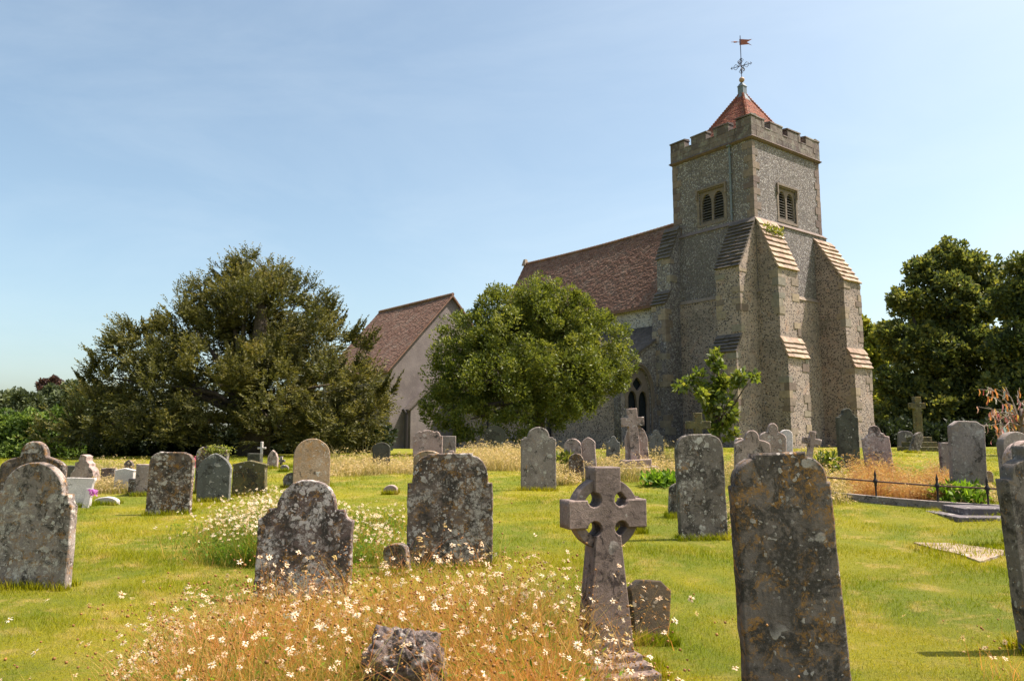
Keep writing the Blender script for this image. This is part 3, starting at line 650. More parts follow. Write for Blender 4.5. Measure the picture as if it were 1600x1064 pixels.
# ------------------------------------------------------------ gravestones
def el(a, b, x0=0., y0=0., n=10, t0=0, t1=90): return [(x0 + a*math.sin(R(t0+(t1-t0)*k/n)), y0 + b*(1-math.cos(R(t0+(t1-t0)*k/n)))) for k in range(n+1)]
def sh_round(k=1.): return el(1, k, n=16)
def sh_shoulder(a=.7, k=.62, st=.14, drop=.3):        # arched head, square step, hollow shoulder
    return el(a, k, n=14) + [(a+.01, k+.02), (a+st, k+.03)] + [(a+st+(1-a-st)*(1-math.cos(R(q))), k+.03+drop*math.sin(R(q))) for q in (20, 40, 60, 80, 90)]
def sh_flat(a=.6, st=.07, k=.52, led=.05):            # flat middle, rounded shoulders, little ledges
    return [(0, 0), (a*.5, .004), (a, 0), (a, st)] + el(1-led-a, k, a, st, 9)[1:] + ([(1-led, st+k+.06), (1, st+k+.06)] if led else [])
def sh_gothic(k=.8): return [(math.sin(R(q))*.55 + .45*(q/90), k*(q/90)**1.25*.85 + .15*k*(1-math.cos(R(q)))) for q in range(0, 91, 9)]
def sh_ped(k=.22): return [(0, 0), (.5, k*.5), (1, k), (1, k+.1), (.94, k+.16)]
def sh_bell(a=.48, k=.55, s=.95): return el(a, k, n=12) + [(a+.03, k+.05)] + [(a+.03+(.97-a)*math.sin(R(q)), k+.05+(s-k)*(1-math.cos(R(q)))*.5 + .18*(q/90)) for q in range(15, 91, 15)]
def sh_clip(a=.6, k=.35): return [(0, 0), (a, .01), (1, k)]
def sh_wavy(): return el(.4, .12, n=6) + [(.5, .1)] + el(.35, .3, .5, .06, 6)[1:] + [(.88, .36), (1, .42)]
def sh_square(): return [(0, 0), (.5, .01), (1, .0)]
def sh_head(a=.34, k=.4): return el(a, k, n=10) + [(a+.03, k+.1), (a+.2, k+.14), (a+.26, k+.32), (1, k+.42)]
def sh_trap(): return [(0, 0), (1, .02), (1, .18), (.92, .34), (.86, 1.2)]
def resample(pts, step):
    out = []
    for (a, b) in zip(pts, pts[1:] + pts[:1]):
        L_ = math.hypot(b[0]-a[0], b[1]-a[1]); n_ = max(1, int(L_/step))
        for k in range(n_): out.append((a[0]+(b[0]-a[0])*k/n_, a[1]+(b[1]-a[1])*k/n_))
    return out
SEED = [0]
def stone_outline(half, hw, h, taper=1., rough=.004, bury=.22, step=.03):
    SEED[0] += 1; sd_ = SEED[0]*7.3
    r_ = [(x*hw, h - v*hw) for x, v in half]
    xb = r_[-1][0]; zb2 = r_[-1][1]; bot = [(hw*taper*(1 if half[-1][0] > .9 else half[-1][0]), 0), (hw*taper*(1 if half[-1][0] > .9 else half[-1][0]), -bury)]
    right = r_ + bot; left = [(-x, z) for x, z in right[::-1] if abs(x) > 1e-6]
    pts = resample(right + left, step)
    o = []
    for x, z in pts:
        q = mnoise.noise_vector(Vector((x*7+sd_, z*7, sd_)))*1.4 + mnoise.noise_vector(Vector((x*28+sd_, z*28, sd_)))*.8
        o.append((x + q.x*rough, z + q.z*rough))
    return o
def headstone(x0, x1, yt, base, half, mat, label, th=.1, yaw=0., lean=0., tilt=0., d=None, taper=1., name='headstone', cat='headstone', group=None, rough=.004, bury=.22):
    xc = (x0+x1)/2; g_ = ghit(xc, base) if d is None else gpt(xc, d)
    if d is None: xc = (x0+x1)/2
    w_ = (x1-x0)/FPX*dep(g_)/max(.75, math.cos(R(yaw))); h_ = at(xc, yt, g_.y).z - g_.z
    me = plate(stone_outline(half, w_/2, h_, taper, rough, bury), (), th, min(.012, th*.12))
    o = link(name, me, M[mat]); o.location = g_; o.rotation_euler = (R(tilt), R(lean), R(yaw))
    return tag(o, label, cat, group)
# near stones
headstone(-24, 110, 722, 918, sh_shoulder(.74, .7, .16, .26), 'lefts', 'large grey headstone at the left edge with arched top, stepped shoulders and orange lichen', .1, -4, .5, 0)
headstone(-10, 88, 689, 0, sh_bell(.4, .45, .8), 'brown', 'brown bell-topped headstone rising just behind the large left-edge stone', .1, 3, 1, 0, d=8.9)
headstone(398, 546, 749, 942, sh_shoulder(.62, .6, .19, .22), 'dark', 'blackened round-headed headstone covered in pale lichen discs, standing in the dry daisies', .1, 3, 1., -3, rough=.007)
headstone(636, 770, 708, 886, sh_flat(.53, .05, .58, .1), 'brown', 'broad headstone with flat raised top, lichen crust and orange patches in the middle foreground', .1, 4, -.3, -1, rough=.006)
headstone(1168, 1328, 707, 0, sh_flat(.54, .1, .46, .06), 'rusty', 'tallest foreground headstone, dark with orange lichen, right of the ringed cross', .11, 4, -2.4, -1, d=4.55, taper=1.04, rough=.005)
headstone(1594, 1730, 694, 0, sh_flat(.5, .3, .36, .12), 'grey', 'large headstone cut off by the right edge of the view, with ledged shoulders', .12, 8, -3.6, 0, d=5.6, taper=1.0)
headstone(1061, 1137, 678, 842, sh_flat(.52, .05, .62, 0), 'grey', 'tall grey headstone with rounded shoulders and white lichen blots behind the ringed cross', .11, 6, -1., -1)
headstone(229, 297, 706, 803, sh_flat(.58, .04, .5, 0), 'brown', 'dark grey-brown headstone with flat top and rounded corners on the open lawn at left', .1, 2, 1.4, 0)
headstone(307, 359, 708, 783, sh_gothic(.85), 'blue', 'blue-grey headstone with pointed arch top and one pale lichen blot', .09, -3, .8, 0)
headstone(305, 354, 697, 0, sh_flat(.4, .02, .5, 0), 'brown', 'brown headstone capped with yellow growth behind the pointed blue-grey stone', .12, 0, 0, 0, d=15.2)
headstone(363, 416, 719, 774, sh_ped(.22), 'green', 'low greenish headstone with shallow gabled top behind the white daisies', .16, 0, 0, 0)
headstone(459, 513, 685, 762, sh_round(1.), 'ochre', 'round-topped ochre headstone with orange lichen behind the blackened stone', .12, 16, 0, -1)
headstone(444, 470, 738, 762, sh_round(.9), 'grey', 'small round stone low against the left side of the ochre headstone', .08, 10, -6, 0)
headstone(600, 621, 757, 771, sh_round(.8), 'pink', 'tiny pale stone stump in the lawn left of the broad lichened headstone', .15, 0, 0, 0)
headstone(604, 642, 848, 897, sh_round(.6), 'brown', 'small brown footstone half hidden left of the broad lichened headstone', .1, -12, -8, 0)
headstone(814, 869, 667, 766, sh_shoulder(.62, .55, .22, .12), 'palegrey', 'grey round-headed headstone with white lichen dots in front of the round evergreen', .1, 4, 0, -1)
headstone(1044, 1066, 755, 808, sh_gothic(.8), 'grey', 'low dark footstone tucked behind the left side of the tall grey headstone', .08, -8, 3, 0)
headstone(962, 1008, 774, 832, sh_clip(.55, .5), 'footst', 'greenish headstone with clipped corners half hidden behind the right arm of the ringed cross', .09, 0, 1, 0)
fs = headstone(980, 1049, 907, 1000, sh_clip(.5, .42), 'footst', 'squat brown footstone with clipped corners leaning on the grass right of the ringed cross', .11, 14, 5, -12, taper=.8)
# left background
headstone(72, 88, 718, 0, sh_round(.8), 'brown', 'small round-topped brown stone right behind the bell-topped headstone', .1, 0, 0, 0, d=15)
headstone(94, 122, 727, 0, sh_flat(.5, .03, .4, 0), 'blackst', 'dark low headstone before the hedge, left of the ruined rough stone', .2, 12, 0, 0, d=17)
rs = headstone(111, 152, 711, 0, [(0, 0), (.25, .03), (.32, .45), (.5, .6), (.62, 1.05), (.85, 1.2), (1, 1.7)], 'pink', 'ruined jagged lump of stone standing before the left hedge', .25, 0, 0, 0, d=16.5, rough=.03)
headstone(158, 180, 731, 0, sh_square(), 'brown', 'low square grey-brown stone between the jagged lump and the small white headstone', .1, 0, 0, 0, d=16.8)
headstone(178, 210, 731, 0, sh_ped(.18), 'white', 'small plain white headstone behind the yellow grass at left', .09, -4, 0, 0, d=15.5)
headstone(192, 206, 718, 0, sh_gothic(1.1), 'brown', 'little peaked stone behind the small white headstone', .1, 0, 4, 0, d=18)
headstone(211, 236, 725, 0, sh_square(), 'pink', 'square pinkish-brown headstone right of the small white headstone', .1, 0, 1, 0, d=15)
headstone(205, 240, 747, 772, sh_square(), 'brown', 'low dark brown block in front of the square pinkish headstone', .3, 0, 0, 0)
headstone(92, 144, 746, 791, sh_trap(), 'white', 'white marble headstone with wide square head right of the large left-edge stone', .08, 5, 1, -3)
headstone(129, 139, 763, 793, sh_square(), 'white', 'narrow white stone tablet propped against the wide white headstone', .05, 0, 4, -8, name='tablet', cat='tablet')
headstone(148, 185, 776, 788, el(1, .42, n=10), 'white', 'low curved white stone lying in the grass right of the white marble headstone', .12, 0, 0, 0, name='low_stone', cat='kerb stone')
headstone(582, 609, 691, 733, sh_round(.7), 'blackst', 'dark round-topped headstone in the dry grass beside the yew', .1, 4, 0, 0)
headstone(645, 691, 672, 0, sh_wavy(), 'pink', 'pinkish headstone with wavy top in front of the chapel corner', .12, 2, 0, 0, d=20)
headstone(688, 712, 681, 0, sh_square(), 'palegrey', 'pale plain slab just right of the wavy-topped headstone', .1, 0, 0, 0, d=21.5)
headstone(645, 690, 704, 0, sh_round(.6), 'ochre', 'reddish round-topped stone peeping over the left of the broad lichened headstone', .1, 0, 0, 0, d=11)
headstone(757, 790, 665, 0, sh_round(.9), 'blackst', 'dim headstone in the shade of the round evergreen, left of the trunk', .1, 0, 0, 0, d=25.4)
headstone(418, 434, 703, 0, sh_gothic(1.6), 'pink', 'small pointed headstone with carved round head under the yew', .12, 0, 0, 0, d=20)
headstone(438, 451, 726, 0, sh_round(.9), 'grey', 'smallest round stone on the grass edge under the yew', .1, 0, 0, 0, d=19)
headstone(388, 408, 708, 0, sh_square(), 'blackst', 'dark block standing in the shade under the yew', .25, 0, 0, 0, d=21)
# right background
headstone(882, 909, 685, 0, sh_round(1.), 'pink', 'pale round-topped headstone right of the grey dotted one', .1, -14, 0, 0, d=17)
headstone(891, 914, 708, 0, sh_round(.9), 'brown', 'low dark round stone in front of the two pale ones', .1, -10, -4, 0, d=16)
headstone(912, 933, 683, 0, sh_gothic(.8), 'pink', 'pale narrow headstone with blunt pointed top leaning left', .09, -10, -3, 0, d=17)
headstone(947, 968, 681, 0, sh_head(.4, .5), 'blue', 'blue-grey headstone left of the tall lichened cross', .1, 0, 2, 0, d=19)
headstone(1015, 1037, 671, 0, sh_head(.42, .5), 'blue', 'blue-grey headstone with knob head right of the tall lichened cross', .1, 0, 0, 0, d=19)
headstone(1150, 1204, 672, 0, sh_bell(.4, .5, .7), 'pink', 'pink bell-shouldered headstone just behind the tallest foreground headstone', .12, -6, 1, 0, d=11.5)
headstone(1151, 1167, 684, 0, sh_round(.9), 'pink', 'narrow pale stone at the left shoulder of the pink bell-shouldered headstone', .1, 0, 0, 0, d=12.3)
headstone(1187, 1228, 661, 0, sh_bell(.38, .6, 1.3), 'pink', 'speckled headstone with tall rounded peak behind the foreground stone', .11, -4, 2, 0, d=13)
headstone(1221, 1240, 671, 0, sh_round(.9), 'white', 'narrow white round-topped headstone before the tower', .08, 0, 1, 0, d=14)
headstone(1311, 1344, 638, 0, sh_head(.46, .45), 'blackst', 'tall black-green headstone with knob head at the foot of the tower', .12, 4, 0, 0, d=17)
headstone(1357, 1396, 664, 0, sh_head(.42, .55), 'pink', 'pale weathered headstone leaning left above the russet grass', .12, -14, -4, -2, d=15.5)
headstone(1403, 1426, 673, 0, sh_flat(.4, .05, .5, 0), 'slab', 'dim purplish headstone at the wood edge left of the tall cross', .1, 0, 3, 0, d=27)
headstone(1489, 1541, 658, 0, sh_clip(.55, .3), 'palegrey', 'tall pale grey headstone with clipped corners behind the railing', .13, -2, 1.2, 0, d=12.7)
headstone(1472, 1490, 691, 0, sh_square(), 'palegrey', 'low pale stone just left of the clipped-corner headstone', .1, 0, 0, 0, d=14.5)
headstone(1536, 1552, 735, 760, sh_round(1.), 'ochre', 'small ochre round stone at the foot of the clipped-corner headstone', .08, 0, 0, 0)
headstone(1570, 1622, 674, 0, sh_round(.85), 'palegrey', 'grey round-topped headstone by the ribboned tree at the right edge', .13, 12, -3, 0, d=12)
headstone(1582, 1660, 688, 0, sh_round(.8), 'pink', 'pale rounded headstone cut by the right edge, in front of the grey round one', .14, 10, -2, 0, d=9.5)

# crosses
def cross_plate(w_, h_, arm_z, aw, sw, sb): # half-width, height, arm centre, arm thickness/2, shaft half top, shaft half bottom
    r_ = [(sw, h_), (sw, arm_z+aw), (w_, arm_z+aw), (w_, arm_z-aw), (sw, arm_z-aw), (sb, 0), (sb, -.15)]
    return [(x, z) for x, z in r_] + [(-x, z) for x, z in r_[::-1]]
# ringed (celtic) cross
def ringed():
    Yc = 5.12; g_ = gpt(946, Yc); z0 = at(946, 1016, Yc).z; k = dep(Vector((g_.x, Yc, .6)))/FPX
    root = thing('ringed_cross', 'purplish stone ringed cross with tapering shaft on a stepped plinth', 'stone cross', (g_.x, Yc, g_.z), R(17))
    zb2 = z0 - g_.z; hh = at(935, 729, Yc).z - z0; zc = zb2 + hh - 72*k; zt2 = zb2 + hh
    hw = 66*k; aw = 21.5*k; tw2 = 22*k; cu = 8.5*k; Rr = 56*k; Ri = 41*k
    # shaft, head and arms with hollowed angles
    q = []
    def corner(cx, cz, a0, a1): 
        return [(cx + cu*1.25*math.cos(R(a0+(a1-a0)*t/6)), cz + cu*1.25*math.sin(R(a0+(a1-a0)*t/6))) for t in range(7)]
    top = [(tw2, zt2), (tw2*.96, zc+aw+cu*2.0)] + corner(tw2*.98, zc+aw+.0*cu, 90, -0)[0:0] 
    # angles: circular bites centred on the crossing corners
    def bite(sx, sz):
        cx, cz = sx*(tw2+.1*cu), zc + sz*(aw+.1*cu); r_ = cu*1.2
        pts = []
        a_from, a_to = ((90, 360) if (sx > 0 and sz > 0) else None) or (0, 0), 0
        return cx, cz, r_
    o = [(tw2, zt2)]
    def arc(cx, cz, r_, a0, a1, n_=10): return [(cx+r_*math.cos(R(a0+(a1-a0)*t/n_)), cz+r_*math.sin(R(a0+(a1-a0)*t/n_))) for t in range(n_+1)]
    r_ = cu*1.35; off = r_*.05
    o += arc(tw2+off, zc+aw+off, r_, 93, 357)          # upper right notch
    o += [(hw, zc+aw), (hw, zc-aw)]
    o += arc(tw2+off, zc-aw-off, r_, 3, 267)           # lower right notch
    sbt = 40*k
    o += [(tw2*.98, zc-aw-off-r_-2*k), (sbt, zb2), (-sbt, zb2), (-tw2*.98, zc-aw-off-r_-2*k)]
    o += arc(-tw2-off, zc-aw-off, r_, -87, 177)       # lower left notch
    o += [(-hw, zc-aw), (-hw, zc+aw)]
    o += arc(-tw2-off, zc+aw+off, r_, 183, 447)         # upper left notch
    o += [(-tw2, zt2)]
    link('cross', plate(resample(o, .03), (), .17, .007), M['celtic'], root)
    ring = [(Rr*math.cos(R(t*6)), zc+Rr*math.sin(R(t*6))) for t in range(60)]; hole = [(Ri*math.cos(R(t*6)), zc+Ri*math.sin(R(t*6))) for t in range(60)]
    link('ring', plate(ring, [hole], .11, .005), M['celtic'], root)
    for i_, (w2, zt3, y0, y1) in enumerate(((.30, zb2+.0, -.16, .30), (.335, zb2-.035, -.24, .34), (.37, zb2-.07, -.32, .38))):
        mb = MB(); zlow = -.3 if i_ == 2 else zt3-.045
        mb.box(-w2*.62, w2*.62, y0, y1, zlow, zt3); ob = mb.build('plinth_step', M['celtic'], root)
        bv = ob.modifiers.new('bevel', 'BEVEL'); bv.width = .008; bv.segments = 2
ringed()
def simple_cross(px, yt, d, w_px, arm, aw_px, sw_px, mat, label, base=None, yaw=0, lean=0, th=.1, steps=0, sb_px=None):
    g_ = gpt(px, d); k = dep(g_)/FPX; h_ = at(px, yt, d).z - g_.z; az2 = at(px, arm, d).z - g_.z
    root = thing('stone_cross', label, 'stone cross', g_, R(yaw)); root.rotation_euler = (0, R(lean), R(yaw))
    o = link('cross', plate(resample(cross_plate(w_px*k/2, h_, az2, aw_px*k/2, sw_px*k/2, (sb_px or sw_px)*k/2), .05), (), th, .01), M[mat], root)
    for s in range(steps):
        w2 = sw_px*k*(.9+.55*(steps-s)); mb = MB(); mb.box(-w2, w2, -w2*.8, w2*.8, (-.2 if s == 0 else .16*s), .16*(s+1)-.004*s)
        ob = mb.build('plinth_step', M[mat], root); bv = ob.modifiers.new('bevel', 'BEVEL'); bv.width = .015
    return root
r_ = simple_cross(994, 638, 17.2, 35, 659, 14, 15, 'pink', 'tall lichened cross on a wide body and stepped base before the aisle window', lean=-3, th=.14, yaw=4, steps=2)
g_ = gpt(1001, 17.25); k = dep(g_)/FPX
link('body', plate(stone_outline([(0, 0), (.35, .02), (.8, .5), (1, 1.1), (1.05, 2.0)], 17*k, at(1000, 664, 17.25).z - g_.z, 1.1, .01), (), .1, .01), M['pink'], r_, (5*k, .09, 0))
simple_cross(1093, 645, 15.5, 38, 664, 12, 12, 'green', 'dark stone cross behind the tall grey headstone and the young tree', th=.14, steps=1)
simple_cross(1437, 620, 25, 23, 634, 9, 10, 'green', 'tall stone cross on stepped plinth standing at the dark wood edge', th=.2, steps=3)
simple_cross(408, 690, 21.5, 13, 700, 3, 3.6, 'white', 'thin white cross in the shade under the yew', th=.06)
simple_cross(439, 713, 20.5, 12, 720, 4, 4, 'grey', 'small grey cross right of the pointed headstone under the yew', th=.08)
simple_cross(1256, 672, 13.3, 28, 688, 10, 9, 'pink', 'leaning pale cross in tall dry grass before the tower', yaw=-12, lean=10, th=.1)
headstone(1419, 1434, 672, 0, sh_gothic(1.2), 'grey', 'leaning grey shard of stone against the stepped cross plinth', .12, 10, 24, 0, d=23.5)
headstone(700, 709, 704, 0, sh_square(), 'pink', 'very small pale stone between the wavy-topped headstone and the broad lichened one', .08, 0, 0, 0, d=19.4)

# flat slabs, kerb and railing
def slab_box(name, label, cat, x0, x1, y0, y1, h_, mat, rz=0., below=.1):
    cx, cy = (x0+x1)/2, (y0+y1)/2; z_ = min(HF(x0, y0), HF(x1, y0), HF(x0, y1), HF(x1, y1)); mb = MB()
    mb.box(-(x1-x0)/2, (x1-x0)/2, -(y1-y0)/2, (y1-y0)/2, -below, h_); o = mb.build(name, M[mat]); o.location = (cx, cy, z_); o.rotation_euler = (0, 0, R(rz))
    bv = o.modifiers.new('bevel', 'BEVEL'); bv.width = .012; bv.segments = 2; return tag(o, label, cat)
a_ = ghit(1471, 822); 
tomb = thing('ledger_tomb', 'low dark two-stepped ledger slab on the lawn in front of the railing', 'tomb slab', (a_.x+1.28, a_.y+.5, a_.z), R(-3))
for nm, (x0, x1, y0, y1, z0, z1) in (('lower_slab', (-.95, 1.2, -.42, .62, -.2, .105)), ('upper_slab', (-.72, 1.1, -.12, .5, .103, .2))):
    mb = MB(); mb.box(x0, x1, y0, y1, z0, z1); ob = mb.build(nm, M['slab'], tomb); bv = ob.modifiers.new('bevel', 'BEVEL'); bv.width = .012; bv.segments = 2
pts = [ghit(*p) for p in ((1428, 850), (1490, 851), (1568, 862), (1568, 868), (1532, 880), (1500, 868), (1462, 860))]
c_ = sum(pts, Vector())/len(pts)
bm = bmesh.new(); lo = [bm.verts.new((p.x-c_.x, p.y-c_.y, p.z-c_.z-.05)) for p in pts]; hi = [bm.verts.new((p.x-c_.x, p.y-c_.y, p.z-c_.z+.02)) for p in pts]
bm.faces.new(hi); bm.faces.new(lo[::-1])
for k in range(len(pts)): bm.faces.new((lo[k], lo[(k+1) % len(pts)], hi[(k+1) % len(pts)], hi[k]))
bmesh.ops.recalc_face_normals(bm, faces=bm.faces); me = bpy.data.meshes.new('flat_stone'); bm.to_mesh(me); bm.free()
tag(link('flat_stone', me, M['flat'], None, c_), 'pale irregular flat stone sunk in the lawn at right', 'flat stone')
# railing
pa, pb, pc = gpt(1370, 11.4), gpt(1467, 10.9), gpt(1530, 11.0)
q0, q1 = ghit(1300, 779), ghit(1500, 797); pl = q0 - (q1-q0)*.6; pr_ = q1 + (q1-q0)*.45; pl.z = HF(pl.x, pl.y)
def lerp_line(px): # along one straight line
    t = (px-1180)/420; 
    return None
D_ = (pr_-pl); 
def on_line(px):
    best = min(range(401), key=lambda q: abs(800 + FPX*(pl+D_*q/400).x/dep(pl+D_*q/400) - px)); p = pl + D_*best/400; return Vector((p.x, p.y, HF(p.x, p.y)))
rail = thing('iron_railing', 'low black iron rail on spiked posts round the russet grass plot', 'railing', pl)
posts = [on_line(x) for x in (1205, 1285, 1370, 1467, 1545)]
for p in posts:
    q = p - pl; mb = MB(); mb.lathe([(.026, -.1), (.026, .06), (.016, .08), (.014, .26), (.022, .28), (.02, .31), (.036, .33), (.036, .36), (.02, .385), (.014, .42), (.022, .44), (.016, .47), (.002, .53)], q, 10)
    mb.build('post', M['iron'], rail, True)
L0, L1 = posts[0]-pl, on_line(1600)-pl
mb = MB(); mb.tube([L0+Vector((0, 0, .34))] + [p-pl+Vector((0, 0, .345)) for p in posts] + [L1+Vector((0, 0, .345))], .013, 8); mb.build('rail', M['rust'], rail)
mb = MB(); dirn = (pr_-pl).normalized(); nn_ = Vector((-dirn.y, dirn.x, 0))
for s in range(9):
    a2 = pl + D_*(s/9); b2 = pl + D_*((s+.99)/9); a2.z = HF(a2.x, a2.y); b2.z = HF(b2.x, b2.y)
    P4 = [a2-nn_*.07, b2-nn_*.07, b2+nn_*.07, a2+nn_*.07]
    mb.hexa([(p.x, p.y, p.z-.1) for p in P4] + [(p.x, p.y, p.z+.11) for p in P4], rr.random())
ks = mb.build('kerb', M['palegrey']); tag(ks, 'narrow weathered stone kerb under the iron rail', 'kerb stone')

# rough rock in the foreground
bm = bmesh.new(); bmesh.ops.create_icosphere(bm, subdivisions=6, radius=1)
for v in bm.verts:
    p = v.co.copy(); q = p / (abs(p.x)**3.2 + abs(p.y)**3.2 + abs(p.z)**3.2)**(1/3.2)
    w_ = q + mnoise.noise_vector(q*1.8)*.4
    f_ = 1 + .17*mnoise.noise(q*1.15 + Vector((4, 6, 2))) + .12*mnoise.noise(w_*2.4) + .07*mnoise.noise(q*5.2 + Vector((1, 1, 8))) + .07*mnoise.noise(q*9) + .04*mnoise.noise(q*19)
    f_ -= .55*max(0, mnoise.noise(w_*2.0 + Vector((8, 3, 5))) - .16) + .35*max(0, mnoise.noise(q*5.5 + Vector((2, 7, 7))) - .2)
    q = q * f_; v.co = Vector((q.x*.20, q.y*.18, q.z*.235))
for f in bm.faces: f.smooth = True
me = bpy.data.meshes.new('rock'); bm.to_mesh(me); bm.free(); g_ = gpt(632, 4.15)
rk = link('rough_rock', me, M['rock'], None, (g_.x, g_.y, g_.z + at(632, 992, 4.15).z - g_.z - .215)); tag(rk, 'rough knobbly grey rock among the daisies at the bottom of the view', 'rock')

# ------------------------------------------------------------ trees and shrubs
def lobe(px, py, rp, Y, asp=1., dy=1.):
    c = at(px, py, Y); k = dep(c)/FPX; return (np.array(c), np.array([rp*k, rp*k*dy, rp*k*asp]))
def cloud(lobes, n, sub=22, subr=.34, shell=.72, zmin=None, jag=(.55, 1.18), coh=None):
    """points spread over sub-clumps on the lobes' surfaces; returns positions and outward directions, clump tint"""
    area = np.array([l[1][0]*l[1][2] for l in lobes]); cnt = np.maximum(1, (n*area/area.sum()).astype(int)); P_, D_, T_ = [], [], []
    for (c, r_), m in zip(lobes, cnt):
        sd_ = unit(rng.normal(size=(sub, 3)))*rng.uniform(jag[0], jag[1], (sub, 1)); sr = subr*rng.uniform(.5, 1.1, sub)**1.0*rng.choice([.6, 1, 1.5], sub); st = rng.uniform(-.18, .18, sub) + rng.uniform(-.05, .05)
        i = rng.integers(0, sub, m); d = unit(rng.normal(size=(m, 3)) + sd_[i]*.4); rad = rng.uniform(.25, 1.05, m)**.45
        p = c + r_*(sd_[i]*shell + d*(sr[i]*rad)[:, None]); o = unit((p-c)/r_*.7 + d*.6) if coh is None else unit(sd_[i]*coh + d*.35 + (p-c)/r_*.3)
        P_.append(p); D_.append(o); T_.append(st[i])
    P_, D_, T_ = np.concatenate(P_), np.concatenate(D_), np.concatenate(T_)
    hz = H(P_[:, 0], P_[:, 1]) + (0.05 if zmin is None else zmin); k = P_[:, 2] > hz
    return P_[k], D_[k], T_[k]
def limbs(mb, base, lobes, r0, n_=None, bend=.3):
    base = Vector(base)
    for (c, r_) in lobes[:n_]:
        c = Vector(c); mid = base.lerp(c, .45) + Vector((rr.uniform(-bend, bend), rr.uniform(-bend, bend), rr.uniform(0, bend)))
        mb.tube([base + Vector((rr.uniform(-.1, .1), rr.uniform(-.1, .1), -.2)), mid, c], [r0*rr.uniform(.4, .6), r0*.3, r0*.08], 7)
def broad_tree(name, label, cat, base, lobes, n, Ls, Ws, mat, r0=.25, up=.25, group=None, sub=22, subr=.34, tmid=.4, trunk_h=None, bark='bark', zmin=None, nl=8, shell=.72, jag=(.55, 1.18)):
    t = thing(name, label, cat, base, 0, group); b = np.array(base)
    mb = MB(); th_ = trunk_h or 2.
    mb.tube([(0, 0, -.3), (.05, 0, th_*.5), (0, .05, th_)], [r0*1.2, r0*.9, r0*.75], 10)
    limbs(mb, (0, 0, th_*.9), [(c-b, r_) for c, r_ in lobes], r0, nl); mb.build('trunk', M[bark], t, True)
    p, o, tn = cloud(lobes, n, sub, subr, zmin=zmin, shell=shell, jag=jag); k = len(p)
    d = unit(o*.6 + rng.normal(size=(k, 3))*.6 + [0, 0, up]); nn_ = unit(np.cross(d, rng.normal(size=(k, 3))) + 0)
    ti = np.clip(tmid + tn + rng.normal(0, .17, k), 0, 1)
    np_mesh('crown', [leaves(p-b, d, Ls*rng.uniform(.7, 1.3, k), Ws*rng.uniform(.7, 1.2, k), ti)], M[mat], t); return t

# yew: fronds of short needles
yl = [(395,422,30,31.4), (354,432,18,31.4), (430,430,20,31.4), (400,462,54,31), (335,462,34,31.2), (462,475,46,31), (500,488,22,30.8), (300,508,52,30.4), (400,520,80,30), (480,540,60,30),
      (226,535,46,30.4), (190,548,30,30.6), (172,590,30,30.4), (250,600,68,29.4), (335,600,70,28.8), (430,605,75,28.6), (520,600,56,29), (566,605,34,28.8), (574,645,24,28.6), (544,662,40,28.3),
      (180,650,50,29.4), (120,668,38,29.9), (262,668,55,28.8), (345,675,34,29.4), (440,672,50,28.3), (510,672,46,28.2), (300,610,80,32), (450,600,80,32), (395,490,60,31.6), (75,690,26,30.2), (225,690,40,29), (570,680,20,28.4), (330,560,60,32.5), (430,560,70,32.5), (240,640,60,32), (500,640,60,31.5), (395,500,40,31.8), (330,540,50,31.8), (470,560,50,31.8), (560,640,40,30), (170,640,45,31.5)]
L_ = [lobe(*q) for q in yl]; yb = gpt(395, 30.5); yb = Vector((yb.x, 30.5, yb.z))
yt = thing('yew_tree', 'large spreading dark yew with feathery shoots left of the chapel', 'yew tree', yb)
mb = MB(); mb.tube([(0, 0, -.3), (.1, 0, 1.2), (0, 0, 2.6), (.1, 0, 5), (0, .2, 7)], [.65, .55, .45, .28, .1], 12); b_ = np.array(yb)
limbs(mb, (0, 0, 1.6), [(c-b_, r_) for c, r_ in L_], .34, 26, .5); mb.build('trunk', M['bark'], yt, True)
L_ = [(c, r_*np.array([1, 1, .82])) for c, r_ in L_]
p, o, tn = cloud(L_, 13500, 16, .34, .85, zmin=.45, jag=(.7, 1.12), coh=.8); tn = tn*1.5; k = len(p)
fd = unit(o*.8 + rng.normal(size=(k, 3))*.2 + [0, 0, .5]); fl = rng.uniform(.3, .85, k); side = unit(np.cross(fd, rng.normal(size=(k, 3))*.4 + [0, 0, 1.])); J = 15; ch = []
for j_ in range(J):
    u = (j_+.5)/J; sg = 1 if j_ % 2 else -1
    q = p + fd*(fl*u)[:, None] + np.array([0, 0, -.12])*(fl*u*u)[:, None]
    d = unit(fd*.8 + side*sg*.75 + rng.normal(size=(k, 3))*.22 + [0, 0, -.15]); ti = np.clip(.30 + tn*.7 + .28*u*u + rng.normal(0, .09, k), 0, 1)
    ch.append(leaves(q-b_, d, .20*(1-.5*u)*rng.uniform(.7, 1.2, k), .05, ti))
